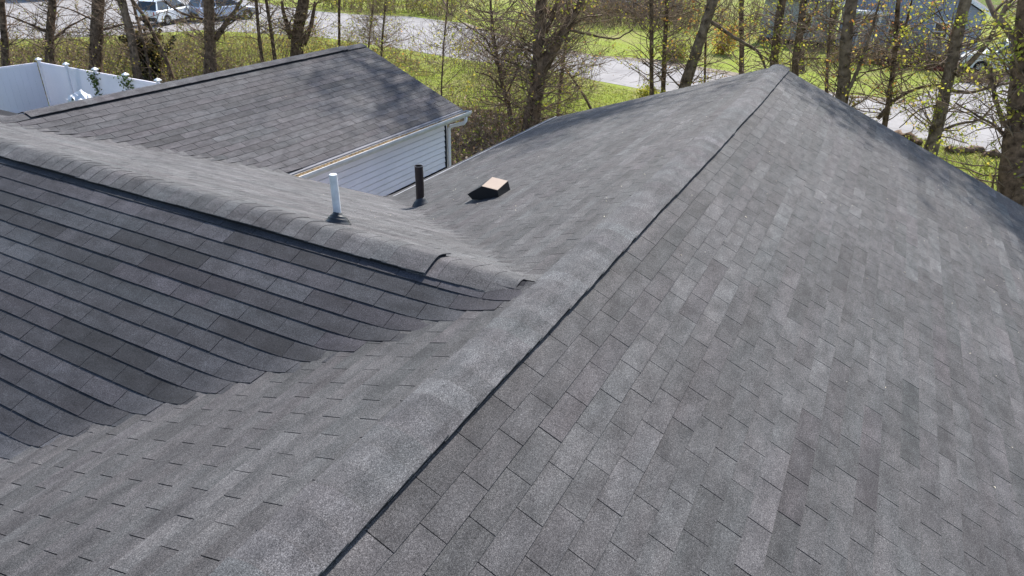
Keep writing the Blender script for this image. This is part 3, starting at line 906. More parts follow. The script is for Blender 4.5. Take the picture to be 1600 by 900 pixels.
# ---- trees
def wander(p, d, L, seg, wig, up=0.0):
    n = max(2, int(L / seg)); P = [np.array(p, float)]; d = np.array(d, float); d /= np.linalg.norm(d)
    st = L / n
    for i in range(n):
        d = d + rng.normal(0, wig, 3) + np.array([0, 0, up]); d /= np.linalg.norm(d)
        P.append(P[-1] + d * st)
    return np.array(P)
def grow(mb, tips, p, d, L, r, depth, dens=1.0, up=0.03, sides=4):
    P = wander(p, d, L, 0.28 if depth > 1 else 0.22, 0.16, up)
    R = np.linspace(r, r * 0.35, len(P))
    V, F = tube(P, np.maximum(R, 0.0045), sides if depth > 1 else 3, cap=False)
    mb.add(V, F)
    if depth == 0:
        tips.append(P[1:]); return
    nb = max(1, int(L * dens * rng.uniform(1.6, 2.6)))
    for _ in range(nb):
        t = rng.uniform(0.2, 1.0); i = min(int(t * (len(P) - 1)), len(P) - 2)
        dd = P[i + 1] - P[i]; dd /= np.linalg.norm(dd) + 1e-9
        q = rng.normal(size=3); q -= q @ dd * dd; q /= np.linalg.norm(q) + 1e-9
        a = rng.uniform(0.5, 1.1)
        nd = dd * math.cos(a) + q * math.sin(a)
        grow(mb, tips, P[i], nd, L * rng.uniform(0.35, 0.62) * (1.15 - 0.5 * t), max(R[i] * rng.uniform(0.4, 0.62), 0.005), depth - 1, dens, up, max(3, sides - 1))

def tree(name, label, cat, px, w0, w1, height, limbs=(), leaf=0, cols=BUDS, lowtw=6, crown=8, mat=None, dens=0.8, lsize=0.043, group=None, spread=1.0, cr_leaf=None, reach=()):
    """px: trunk centre line in the photograph from ground upward; limbs: list of (polyline px, width px)"""
    mat = mat or M_BARK
    B = ground_at(*px[0])
    dist = np.linalg.norm(B - CAM); depth = (B - CAM) @ FW
    nh = np.array([B[0] - CAM[0], B[1] - CAM[1], 0]); nh /= np.linalg.norm(nh)
    c = nh @ B
    t = empty(name, B, label, cat, group)
    pts = [B - np.array([0, 0, 0.15])] + [hit(x, y, nh, c) + nh * rng.normal(0, 0.05) for x, y in px[1:]]
    m_ = depth / FPX
    d = pts[-1] - pts[-2]; d /= np.linalg.norm(d)
    d = d * 0.6 + np.array([0, 0, 0.6]); 
    while pts[-1][2] < GZ + height:
        d = d + rng.normal(0, 0.06, 3) + np.array([0, 0, 0.05]); d /= np.linalg.norm(d)
        pts.append(pts[-1] + d * 0.9)
    pts = np.array(pts)
    # resample
    seg = np.linalg.norm(np.diff(pts, axis=0), axis=1); s = np.concatenate([[0], np.cumsum(seg)])
    ss = np.arange(0, s[-1], 0.28); Pp = np.stack([np.interp(ss, s, pts[:, k]) for k in range(3)], -1)
    Pp[1:-1] = (Pp[:-2] + 2 * Pp[1:-1] + Pp[2:]) / 4
    r0, r1 = w0 * m_ / 2, w1 * m_ / 2
    s_top = s[len(px) - 1]
    R = np.where(ss < s_top, r0 + (r1 - r0) * np.clip(ss / s_top, 0, 1) ** 0.7, r1 * (1 - 0.8 * (ss - s_top) / (s[-1] - s_top + 1e-6)))
    R = np.maximum(R, 0.012) * (1 + 0.35 * np.exp(-ss / 0.35)) * (1 + rng.normal(0, 0.035, len(ss)))
    V, F = tube(Pp, R, 10 if w0 > 9 else 6)
    V = V + rng.normal(0, 0.008 if w0 > 9 else 0.003, V.shape)
    mesh_obj('trunk', V, F, mat, t, smooth=True)
    mb = MB(); tips = []
    for lp, lw in limbs:
        Q = []
        off = rng.uniform(-0.5, 0.5)
        for i, (x, y) in enumerate(lp):
            Q.append(hit(x, y, nh, c + (off * i / len(lp))))
        Q = np.array(Q); sg = np.linalg.norm(np.diff(Q, axis=0), axis=1); s2 = np.concatenate([[0], np.cumsum(sg)])
        tt = np.arange(0, s2[-1] + 0.1, 0.18); Q2 = np.stack([np.interp(tt, s2, Q[:, k]) for k in range(3)], -1)
        if len(Q2) > 3: Q2[1:-1] = (Q2[:-2] + 2 * Q2[1:-1] + Q2[2:]) / 4
        Q2 += rng.normal(0, 0.008, Q2.shape)
        RR = np.linspace(lw * m_ / 2, max(lw * m_ / 2 * 0.45, 0.01), len(Q2))
        V, F = tube(Q2, RR, 6); lm = mesh_obj('limb', V, F, mat, t, smooth=True)
        for _ in range(int(s2[-1] * 2.2) + 2):
            i = rng.integers(len(Q2) // 4, len(Q2) - 1)
            dd = rng.normal(size=3) + np.array([0, 0, 0.3]); 
            grow(mb, tips, Q2[i], dd, rng.uniform(0.5, 1.6), RR[i] * 0.4, 1, dens)
    # low twigs
    lowi = [i for i in range(len(Pp)) if 0.8 < Pp[i, 2] - GZ < 4.2]
    for _ in range(lowtw):
        if not lowi: break
        i = lowi[rng.integers(0, len(lowi))]
        a = rng.uniform(0, 6.283); dd = np.array([math.cos(a), math.sin(a), rng.uniform(0.1, 0.9)])
        grow(mb, tips, Pp[i], dd, rng.uniform(0.8, 2.6), min(R[i] * 0.25, 0.022), 2, dens * 1.3)
    low_tips = len(tips)
    hi = [i for i in range(len(Pp)) if Pp[i, 2] - GZ > max(3.6, height * 0.33)]
    if not hi: hi = list(range(len(Pp) // 2, len(Pp)))
    for k in range(crown):
        i = hi[int(len(hi) * (k + rng.uniform(0, 1)) / crown) % len(hi)]
        a = rng.uniform(0, 6.283); dd = np.array([math.cos(a), math.sin(a), rng.uniform(0.3, 1.0)])
        grow(mb, tips, Pp[i], dd, rng.uniform(2.0, 3.8) * spread, max(R[i] * 0.4, 0.03), 2, dens * 0.8)
    for tx, ty, tz, nl in reach:
        T3 = np.array([tx, ty, tz]); i = int(np.argmin(np.abs(Pp[:, 2] - (tz - 0.45 * np.linalg.norm(T3[:2] - Pp[-1, :2])))))
        A0 = Pp[i]; n_ = 14; u = np.linspace(0, 1, n_)[:, None]
        Q = A0 + (T3 - A0) * u + np.array([0, 0, 0.6]) * np.sin(u * math.pi) + rng.normal(0, 0.05, (n_, 3))
        V, F = tube(Q, np.linspace(0.09, 0.03, n_), 6); mesh_obj('limb', V, F, mat, t, smooth=True)
        rt = []
        for _ in range(9):
            k_ = rng.integers(n_ // 2, n_); dd = rng.normal(size=3); dd[2] = abs(dd[2]) * 0.5
            grow(mb, rt, Q[k_], dd, rng.uniform(0.9, 1.7), 0.02, 1, dens)
        A = np.concatenate(rt); bb_ = A[rng.integers(0, len(A), max(3, nl // 14))]
        C_ = bb_[rng.integers(0, len(bb_), nl)] + rng.normal(0, 0.26, (nl, 3))
        V, F, T = leaf_quads(C_, 0.052, pick(cols, nl, 0.2))
        tag(mesh_obj('foliage', V, F, M_LEAF, t, tint=T), kind='stuff')
    if mb.v: tag(mb.build('twigs', M_TWIG, t, smooth=True), kind='stuff')
    n = leaf
    if n and tips:
        A = np.concatenate(tips)
        lo = A[:, 2] < GZ + 4.5
        Alo = A[lo] if lo.any() else A
        nclu = max(4, n // 7)
        base = Alo[rng.integers(0, len(Alo), nclu)]
        Cc = base[rng.integers(0, nclu, n)] + rng.normal(0, 0.085, (n, 3))
        cl = cr_leaf if cr_leaf is not None else n
        if cl and (~lo).any():
            Ah = A[~lo]; bh = Ah[rng.integers(0, len(Ah), max(4, cl // 7))]
            Cc = np.concatenate([Cc, bh[rng.integers(0, len(bh), cl)] + rng.normal(0, 0.12, (cl, 3))])
        V, F, T = leaf_quads(Cc, lsize, pick(cols, len(Cc), 0.2))
        tag(mesh_obj('foliage', V, F, M_LEAF, t, tint=T), kind='stuff')
    return t

Tt = 'tree'
# left
tree('tree', 'slim dark tree at the left edge of the picture behind the white fence', Tt, [(9, 118), (7, 60), (2, 0)], 12, 9, 11, leaf=160, lowtw=45, crown=7)
tree('tree', 'bare tree just right of the white fence corner, with a tangle of side twigs', Tt, [(78, 118), (77, 60), (83, 0)], 15, 11, 13, limbs=[([(76, 50), (40, 35), (5, 22)], 4), ([(78, 66), (110, 40), (140, 25)], 4)], leaf=240, lowtw=74, crown=8)
tree('tree', 'thick straight dark trunk above the middle posts of the white fence', Tt, [(148, 122), (150, 70), (154, 0)], 19, 17, 15, limbs=[([(158, 47), (195, 37), (228, 46)], 4), ([(143, 30), (110, 14), (80, 8)], 3)], leaf=200, lowtw=54, crown=9)
tree('tree', 'leaning grey-brown trunk left of the thin crooked stems', Tt, [(216, 128), (206, 60), (190, 0)], 14, 11, 12, leaf=96, lowtw=33, crown=7, mat=M_BARK2)
tree('sapling', 'pale thin crooked stem rising behind the leaning trunk', Tt, [(238, 126), (225, 70), (212, 20), (206, 0)], 5, 4, 8, leaf=48, lowtw=16, crown=3, mat=M_BARK2)
tree('sapling', 'dark bent stem curving away to the left in front of the white car', Tt, [(271, 126), (258, 88), (240, 55), (226, 25), (205, 0)], 7, 5, 8, limbs=[([(290, 24), (268, 12), (253, 0)], 3)], leaf=48, lowtw=16, crown=3)
tree('tree', 'thick dark forked trunk between the white car and the silver car', Tt, [(328, 128), (328, 60), (326, 0)], 19, 15, 15, limbs=[([(336, 62), (352, 38), (372, 10), (378, 0)], 9), ([(318, 30), (292, 24), (268, 12), (252, -6)], 4)], leaf=400, lowtw=68, crown=9)
tree('tree', 'slim dark trunk left of the ivy-clad double trunks', Tt, [(412, 115), (404, 50), (400, 0)], 6, 5, 10, leaf=200, lowtw=33, crown=5)
tree('tree', 'slender tree leaning slightly left beside the ivy-clad double trunks', Tt, [(432, 112), (424, 50), (416, 0)], 7, 5, 10, leaf=200, lowtw=25, crown=5)
tree('tree', 'ivy-clad dark trunk behind the middle of the garage ridge', Tt, [(463, 104), (465, 50), (475, 0)], 22, 16, 15, limbs=[([(474, 70), (486, 40), (493, 0)], 9), ([(455, 60), (443, 20), (440, 0)], 9)], leaf=560, lowtw=68, crown=9, cols=BUDS)
tree('utility_pole', 'thin straight greenish post near the right end of the garage ridge', 'pole', [(530, 96), (530, 40), (530, 0)], 4.5, 4.2, 8, lowtw=0, crown=0)
tree('sapling', 'reddish thin sapling behind the right end of the garage ridge', Tt, [(573, 98), (578, 50), (584, 0)], 3.2, 2.4, 5, leaf=280, lowtw=54, crown=3, cols=BUDS + LEAFY, dens=1.1)
tree('sapling', 'thin dark sapling just past the garage roof corner', Tt, [(594, 108), (598, 50), (603, 0)], 4, 3, 6, leaf=360, lowtw=54, crown=3, cols=LEAFY + BUDS, dens=1.1)
# centre
tree('tree', 'big forked dark tree standing in the brush between the two roofs', Tt, [(824, 232), (833, 170), (842, 120), (843, 60), (846, 0)], 32, 15, 16,
     limbs=[([(838, 125), (862, 80), (884, 45), (905, 8), (912, -10)], 21), ([(832, 82), (812, 72), (800, 72)], 4), ([(880, 45), (925, 55), (965, 62), (990, 45)], 4), ([(852, 50), (866, 20), (872, -5)], 8), ([(833, 110), (806, 100), (770, 88), (745, 60)], 4)],
     leaf=900, lowtw=114, crown=12, dens=1.0, cols=BUDS + LEAFY, reach=[(17.1, 7.4, 8.8, 720), (16.5, 6.2, 8.0, 560), (17.3, 4.6, 8.2, 1200), (17.1, 3.2, 8.6, 1200), (16.5, 2.2, 8.6, 1200), (16.2, 4.0, 8.0, 1040), (16.9, 0.9, 8.8, 720), (16.5, 8.2, 8.6, 280)])
tree('tree', 'small many-branched dark tree between the garage corner and the big forked tree', Tt, [(800, 205), (797, 170), (786, 140), (778, 95), (770, 50), (766, 0)], 9, 4, 7,
     limbs=[([(786, 140), (765, 118), (742, 112)], 3), ([(790, 150), (808, 110), (822, 60), (832, 20)], 3), ([(780, 110), (760, 60), (700, 20)], 3), ([(778, 100), (800, 60), (815, 15)], 3)], leaf=400, lowtw=114, crown=3, dens=1.1, cols=LEAFY + BUDS)
tree('sapling', 'thin upright sapling left of the small many-branched tree', Tt, [(690, 192), (690, 130), (694, 60), (700, 0)], 3, 2.4, 6, leaf=360, lowtw=45, crown=3, cols=LEAFY, dens=1.1)
tree('sapling', 'spindly sapling right of the big forked tree, rising past the near lawn edge', Tt, [(871, 188), (876, 130), (884, 70), (888, 10)], 6, 4, 7, leaf=240, lowtw=54, crown=3, dens=1.0)
tree('sapling', 'crooked leaning sapling crossing the lawn right of the big forked tree', Tt, [(928, 172), (910, 145), (893, 120), (872, 92)], 4, 3, 3.5, leaf=160, lowtw=33, crown=2, dens=1.0, cols=BUDS + ORANGE)
tree('tree', 'straight narrow trunk with yellow-green buds at the near road edge', Tt, [(1019, 166), (1018, 100), (1018, 0)], 7, 6, 10, leaf=400, lowtw=45, crown=6, cols=LEAFY)
tree('tree', 'narrow trunk just right of the yellow-green budding trunk', Tt, [(1036, 162), (1038, 90), (1042, 0)], 8, 6, 10, leaf=280, lowtw=40, crown=6, cols=LEAFY + ORANGE)
tree('tree', 'smooth grey-brown trunk leaning right in front of the road', Tt, [(1058, 172), (1078, 110), (1098, 50), (1115, 0)], 19, 14, 15, limbs=[([(1066, 140), (1040, 112), (1010, 96)], 3), ([(1105, 30), (1150, 60), (1185, 80), (1196, 104), (1210, 160)], 6)], leaf=280, lowtw=33, crown=9, mat=M_BARK2, cols=LEAFY + ORANGE)
tree('sapling', 'very thin stem right of the leaning grey-brown trunk', Tt, [(1101, 160), (1102, 90), (1104, 20)], 4, 3, 6, leaf=120, lowtw=25, crown=2, cols=ORANGE)
tree('tree', 'slim upright trunk at the road left of the roof peak', Tt, [(1159, 150), (1159, 70), (1158, 0)], 8, 7, 11, leaf=280, lowtw=33, crown=6, cols=LEAFY)
tree('tree', 'dark trunk directly behind the roof peak', Tt, [(1204, 182), (1210, 90), (1222, 0)], 14, 12, 15, leaf=480, lowtw=45, crown=9, cols=LEAFY)
tree('tree', 'dark trunk immediately right of the roof peak', Tt, [(1236, 205), (1243, 100), (1256, 0)], 13, 10, 15, limbs=[([(1252, 55), (1268, 25), (1280, 0)], 5), ([(1244, 95), (1272, 90), (1300, 93), (1315, 112)], 3)], leaf=480, lowtw=40, crown=9, cols=LEAFY)
tree('sapling', 'short slim trunk halfway down toward the thick grey trunk', Tt, [(1291, 195), (1292, 120), (1296, 50), (1300, 10)], 6, 4, 7, leaf=240, lowtw=45, crown=3, cols=BUDS + LEAFY)
tree('tree', 'thick grey trunk standing in front of the blue house', Tt, [(1306, 232), (1318, 130), (1322, 60), (1331, 0)], 22, 15, 17, limbs=[([(1322, 150), (1340, 110), (1358, 60), (1375, 0)], 6)], leaf=320, lowtw=60, crown=11, mat=M_BARK2, cols=LEAFY + ORANGE)
tree('tree', 'slender forked tree in front of the blue house windows', Tt, [(1376, 235), (1388, 160), (1398, 90), (1400, 40), (1404, 0)], 9, 6, 12, limbs=[([(1372, 186), (1392, 160), (1430, 138), (1480, 130)], 7), ([(1400, 80), (1412, 50), (1420, 20), (1424, 0)], 5), ([(1402, 60), (1440, 35), (1475, 12)], 4), ([(1398, 100), (1360, 112), (1320, 116)], 3)], leaf=400, lowtw=54, crown=7, cols=LEAFY + ORANGE)
tree('tree', 'tall right-leaning brown trunk between the driveway and the blue house corner', Tt, [(1449, 262), (1466, 190), (1484, 110), (1508, 0)], 20, 15, 17,
     limbs=[([(1470, 205), (1500, 192), (1530, 190), (1552, 165), (1570, 155)], 5), ([(1462, 165), (1436, 170), (1405, 200)], 3), ([(1478, 142), (1520, 145), (1560, 132), (1600, 128)], 6), ([(1500, 72), (1530, 65), (1570, 50), (1600, 44)], 4), ([(1494, 118), (1524, 90), (1548, 60), (1575, 0)], 9)],
     leaf=1100, lowtw=60, crown=12, mat=M_BARK2, cols=LEAFY)
tree('tree', 'massive dark double trunk rising at the right edge of the roof', Tt, [(1578, 395), (1585, 290), (1596, 180), (1606, 60), (1612, 0)], 52, 34, 9.5,
     limbs=[([(1600, 380), (1612, 300), (1632, 200), (1640, 80)], 34), ([(1575, 200), (1556, 165), (1550, 130), (1548, 100)], 8), ([(1582, 230), (1560, 200), (1520, 176), (1490, 160)], 5), ([(1565, 340), (1548, 290), (1556, 270)], 5)],
     leaf=1300, lowtw=81, crown=13, cols=LEAFY, reach=[(17.3, -2.2, 7.4, 1040), (16.9, -3.4, 7.0, 1040), (17.3, -0.8, 7.8, 720), (17.1, 1.0, 8.2, 1440), (15.7, -4.3, 6.0, 1600), (16.3, -3.6, 6.6, 1200)])
tree('stump', 'dark broken stump across the road behind the roof peak', 'tree stump', [(1251, 112), (1251, 80)], 13, 10, 1.3, lowtw=0, crown=0)


# ---- brush: bare tangled stems nobody could count
def brush(name, poly, n, hmin, hmax, label, cat, leafn=0, cols=BUDS, rr=0.008, side=3, lean=0.35, mat=None, lsize=0.045, minx=None):
    P = sample_px(poly, n); mb = MB(); tips = []
    for x, y in P:
        if minx is not None and x < minx: continue
        d = rng.normal(size=3) * lean; d[2] = 1
        L = rng.uniform(hmin, hmax)
        Q = wander((x, y, GZ - 0.05), d, L, 0.3, 0.14, 0.0)
        V, F = tube(Q, np.linspace(rr * rng.uniform(0.8, 1.6), rr * 0.5, len(Q)), 3, cap=False); mb.add(V, F)
        for _ in range(side):
            i = rng.integers(len(Q) // 3, len(Q) - 1)
            dd = rng.normal(size=3); dd[2] = abs(dd[2]) * 0.6
            q = wander(Q[i], dd, L * rng.uniform(0.2, 0.5), 0.2, 0.2)
            V, F = tube(q, np.linspace(rr * 0.7, rr * 0.4, len(q)), 3, cap=False); mb.add(V, F); tips.append(q)
    o = tag(mb.build(name, mat or M_TWIG, None, smooth=True), label, cat, kind='stuff')
    if leafn:
        A = np.concatenate(tips); C = A[rng.integers(0, len(A), leafn)] + rng.normal(0, 0.07, (leafn, 3))
        V, F, T = leaf_quads(C, lsize, pick(cols, leafn, 0.25))
        tag(mesh_obj('brush_leaves', V, F, M_LEAF, None, tint=T), label.replace('stems', 'leaf buds').replace('twigs', 'leaf buds'), 'leaves', kind='stuff')
    return o
brush('brush', [(640, 160), (700, 170), (880, 195), (880, 260), (690, 330), (640, 250)], 700, 0.4, 1.7, 'tangled bare brown stems filling the gap behind the garage corner', 'brush', 5000, GREEN + BUDS + DRY, 0.007)
brush('brush', [(0, 88), (330, 84), (460, 105), (400, 140), (250, 140), (0, 135)], 700, 0.5, 2.0, 'dense bare stems and vines behind the white fence', 'brush', 3500, BUDS + GREEN + LEAFY, 0.010, minx=12.8)
brush('brush', [(330, 52), (600, 80), (690, 120), (640, 140), (420, 105)], 300, 0.5, 2.4, 'loose reddish stems and weeds past the garage ridge', 'brush', 4500, BUDS + LEAFY + ORANGE[:1], 0.007)
brush('brush', [(700, 96), (870, 118), (940, 140), (900, 180), (760, 170)], 260, 1.0, 3.4, 'thin bare stems scattered over the lawn below the road', 'brush', 1600, LEAFY + BUDS, 0.008)
brush('brush', [(1000, 150), (1200, 178), (1560, 238), (1560, 262), (1200, 215), (1000, 175)], 90, 0.8, 2.6, 'sparse bare stems along the near edge of the road behind the roof peak', 'brush', 1500, LEAFY + BUDS, 0.008)
brush('brush', [(1300, 90), (1480, 104), (1480, 112), (1300, 98)], 300, 0.4, 1.4, 'rusty shrubby twigs along the front of the blue house', 'shrubs', 3000, ORANGE + BUDS + DRY, 0.012)
brush('brush', [(1505, 122), (1570, 124), (1560, 136), (1500, 132)], 160, 0.3, 1.1, 'dark pile of cut twigs on the driveway in front of the white truck', 'brush pile', 400, BUDS + DRY, 0.02, lean=1.2)
brush('brush', [(860, 22), (1090, 34), (1090, 50), (860, 40)], 700, 0.8, 3.4, 'brown bare twigs across the road in front of the far dark house', 'brush', 2500, BUDS + ORANGE, 0.016)
brush('brush', [(500, 8), (720, 20), (720, 30), (500, 16)], 420, 0.8, 3.0, 'yellow-green budding twigs beyond the road above the garage', 'brush', 5500, LEAFY + GREEN, 0.014, lsize=0.08)
# shrubs that stand alone
def shrub(label, px, w, h, n, cols, size=0.07, stems=16, mat=None, leaf_m=None, cone=False):
    B = ground_at(*px); t = empty('shrub', B, label, 'shrub')
    mb = MB(); A = []
    for _ in range(stems):
        a = rng.uniform(0, 6.283); sp = rng.uniform(0, w / 2)
        Q = wander(B, (math.cos(a) * sp, math.sin(a) * sp, h), h * rng.uniform(0.6, 1.05), 0.2, 0.1)
        V, F = tube(Q, np.linspace(0.018, 0.006, len(Q)), 3, cap=False); mb.add(V, F); A.append(Q[1:])
    tag(mb.build('stems', M_TWIG, t), kind='stuff')
    A = np.concatenate(A); C = A[rng.integers(0, len(A), n)]
    k = (1.05 - (C[:, 2:3] - B[2]) / h) if cone else np.ones((n, 1))
    C = C + rng.normal(0, 1, (n, 3)) * np.array([w * 0.16, w * 0.16, h * 0.07]) * np.clip(k, 0.15, 1)
    C[:, 2] = np.maximum(C[:, 2], B[2] + 0.02)
    V, F, T = leaf_quads(C, size, pick(cols, n, 0.3))
    tag(mesh_obj('foliage', V, F, M_LEAF, t, tint=T), kind='stuff')
shrub('browning dark conifer shrub between the crooked stems and the white car', (243, 122), 1.5, 2.5, 3600, [(0.05, 0.055, 0.03), (0.10, 0.075, 0.03), (0.22, 0.17, 0.05), (0.03, 0.028, 0.02)], 0.07, cone=True)
shrub('orange and yellow shrub across the road right of the leaning trunk', (1128, 84), 1.9, 2.0, 1300, ORANGE[:2] + LEAFY[:2], 0.08)
shrub('green leafy bush just across the road behind the narrow trunks', (1052, 94), 2.0, 1.2, 1800, GREEN + LEAFY[:2], 0.08)
shrub('yellow-green sprouting bush at the foot of the narrow budding trunks', (1008, 160), 1.0, 0.7, 700, LEAFY, 0.05)
# ---- logs and stones along the near side of the road at right
def log_(label, a, b, r0, r1, mat=M_BARK):
    A = ground_at(*a); Bp = ground_at(*b); A[2] += r0 * 0.8; Bp[2] += r1 * 0.8
    n = 9; P = np.array([A + (Bp - A) * i / (n - 1) for i in range(n)]); P[1:-1] += rng.normal(0, 0.03, (n - 2, 3))
    V, F = tube(P, np.linspace(r0, r1, n) * (1 + rng.normal(0, 0.06, n)), 9)
    V += rng.normal(0, 0.012, V.shape)
    tag(mesh_obj('log', V, F, mat, None, smooth=True), label, 'log')
log_('dark thick log lying at the roadside just over the roof edge', (1400, 214), (1437, 228), 0.16, 0.12)
log_('rotting dark log in the roadside border, left piece', (1478, 238), (1520, 240), 0.12, 0.10)
log_('rotting grey log in the roadside border, middle piece', (1512, 236), (1538, 240), 0.15, 0.12, M_BARK2)
log_('low dark log at the right end of the roadside border', (1536, 244), (1564, 247), 0.11, 0.13)
# ---- white vinyl fence
FX, FY, FT = 12.20, 25.75, -2.98
def fence(label, a, b, npan, group, posts0=True):
    a = np.array(a, float); b = np.array(b, float); d = (b - a); L = np.linalg.norm(d); d /= L; n = np.array([d[1], -d[0]])
    t = empty('fence', (a[0], a[1], GZ), label, 'fence', group)
    def bar(name, s0, s1, w, z0, z1, mat=M_VINYL):
        V = []
        for s in (s0, s1):
            for o, z in ((-w, z0), (w, z0), (w, z1), (-w, z1)):
                q = a + d * s + n * o; V.append((q[0], q[1], z))
        return mesh_obj(name, V, [(0, 1, 5, 4), (1, 2, 6, 5), (2, 3, 7, 6), (3, 0, 4, 7), (3, 2, 1, 0), (4, 5, 6, 7)], mat, t)
    step = L / npan
    for i in range(npan + 1):
        s = i * step
        if i > 0 or posts0:
            q = a + d * s
            p = box_obj('post', q[0] - .045, q[0] + .045, q[1] - .045, q[1] + .045, GZ, FT + 0.07, M_VINYL, t)
            V = []; z = FT + 0.07
            for r, h in ((.085, 0), (.085, .03), (.05, .06), (.0, .095)):
                V += [(q[0] - r, q[1] - r, z + h), (q[0] + r, q[1] - r, z + h), (q[0] + r, q[1] + r, z + h), (q[0] - r, q[1] + r, z + h)]
            F = [(4 * k + j, 4 * k + (j + 1) % 4, 4 * k + 4 + (j + 1) % 4, 4 * k + 4 + j) for k in range(3) for j in range(4)] + [(3, 2, 1, 0)]
            mesh_obj('post_cap', V, F, M_WHITE, p)
        if i < npan:
            bar('rail', s + .036, s + step - .036, .028, FT - 0.09, FT)
            bar('rail', s + .036, s + step - .036, .028, GZ + .06, GZ + .18)
            nb = 8; w = (step - .072) / nb
            for k in range(nb):
                bar('panel', s + .036 + k * w + .001, s + .036 + (k + 1) * w - .001, .016, GZ + .18, FT - 0.091)
fence('white vinyl privacy fence run with capped posts descending right behind the garage ridge', (FX, FY), (FX, FY - 11.2), 7, None)
fence('white vinyl privacy fence run going left from the corner post', (FX - 0.07, FY), (FX - 16.0, FY + 0.6), 9, None, posts0=False)
def ivy(label, y, w, z0, n):
    P = np.column_stack([FX - 0.04 - rng.uniform(0, 0.07, n), y + rng.normal(0, w, n), FT + 0.06 - np.abs(rng.normal(0, z0, n))])
    V, F, T = leaf_quads(P, 0.05, pick([(0.05, 0.09, 0.02), (0.09, 0.13, 0.03), (0.14, 0.17, 0.04)], n, 0.3))
    tag(mesh_obj('vine', V, F, M_LEAF, None, tint=T), label, 'vine')
ivy('leafy green vine hanging down the white fence at its third post', 22.62, 0.16, 0.65, 170)
ivy('small green vine spilling over the white fence at its fourth post', 20.95, 0.2, 0.35, 110)
# crumpled white sheet by the fence
c = np.array([9.55, 19.3, -2.99]); k = 9; V = []; F = []
M_BAG = simple_mat('white_tarp', (0.5, 0.51, 0.54), 0.4, 0.5, var=0.1, vs=9)
for i in range(k):
    for j in range(k):
        u, v = (i / (k - 1) - .5), (j / (k - 1) - .5)
        V.append(c + np.array([u * 0.5, v * 0.75, 0.18 * max(0, 1 - 3.4 * (u * u + v * v)) + rng.normal(0, 0.035)]))
for i in range(k - 1):
    for j in range(k - 1):
        a = i * k + j; F.append((a, a + k, a + k + 1, a + 1))
sh = empty('shed_stack', (c[0], c[1], GZ), 'crumpled white tarp over a low stack showing just above the garage ridge', 'tarp')
mesh_obj('tarp', V, F, M_BAG, sh)
box_obj('stack', c[0] - .22, c[0] + .22, c[1] - .33, c[1] + .33, GZ, c[2] - 0.02, M_BAG, sh)

# ---- vehicles
def paint(name, col, rough=0.28):
    m, nt, b = mat_new(name)
    b.inputs['Base Color'].default_value = (*col, 1); b.inputs['Roughness'].default_value = rough
    b.inputs['Coat Weight'].default_value = 0.5; b.inputs['Metallic'].default_value = 0.1
    geo = N(nt, 'ShaderNodeNewGeometry').outputs['Position']
    nt.links.new(ramp(nt, noise(nt, geo, 3, 3), [(0.3, tuple(c * 0.9 for c in col)), (0.7, col)]), b.inputs['Base Color'])
    return m
M_GLASS = simple_mat('dark_window_glass', (0.02, 0.024, 0.028), 0.08, 0.8, var=0.1)
M_TYRE = simple_mat('black_tyre', (0.018, 0.018, 0.018), 0.9, 0.2, var=0.2)
M_RIM = simple_mat('alloy_rim', (0.45, 0.45, 0.46), 0.35, 0.5, metallic=0.8, var=0.1)
M_TRIM = simple_mat('black_plastic_trim', (0.02, 0.02, 0.021), 0.6, 0.4, var=0.2)
M_LAMP = simple_mat('headlight_lens', (0.7, 0.72, 0.75), 0.1, 0.8, var=0.05)
M_TAIL = simple_mat('red_lamp_lens', (0.35, 0.02, 0.02), 0.2, 0.6, var=0.1)
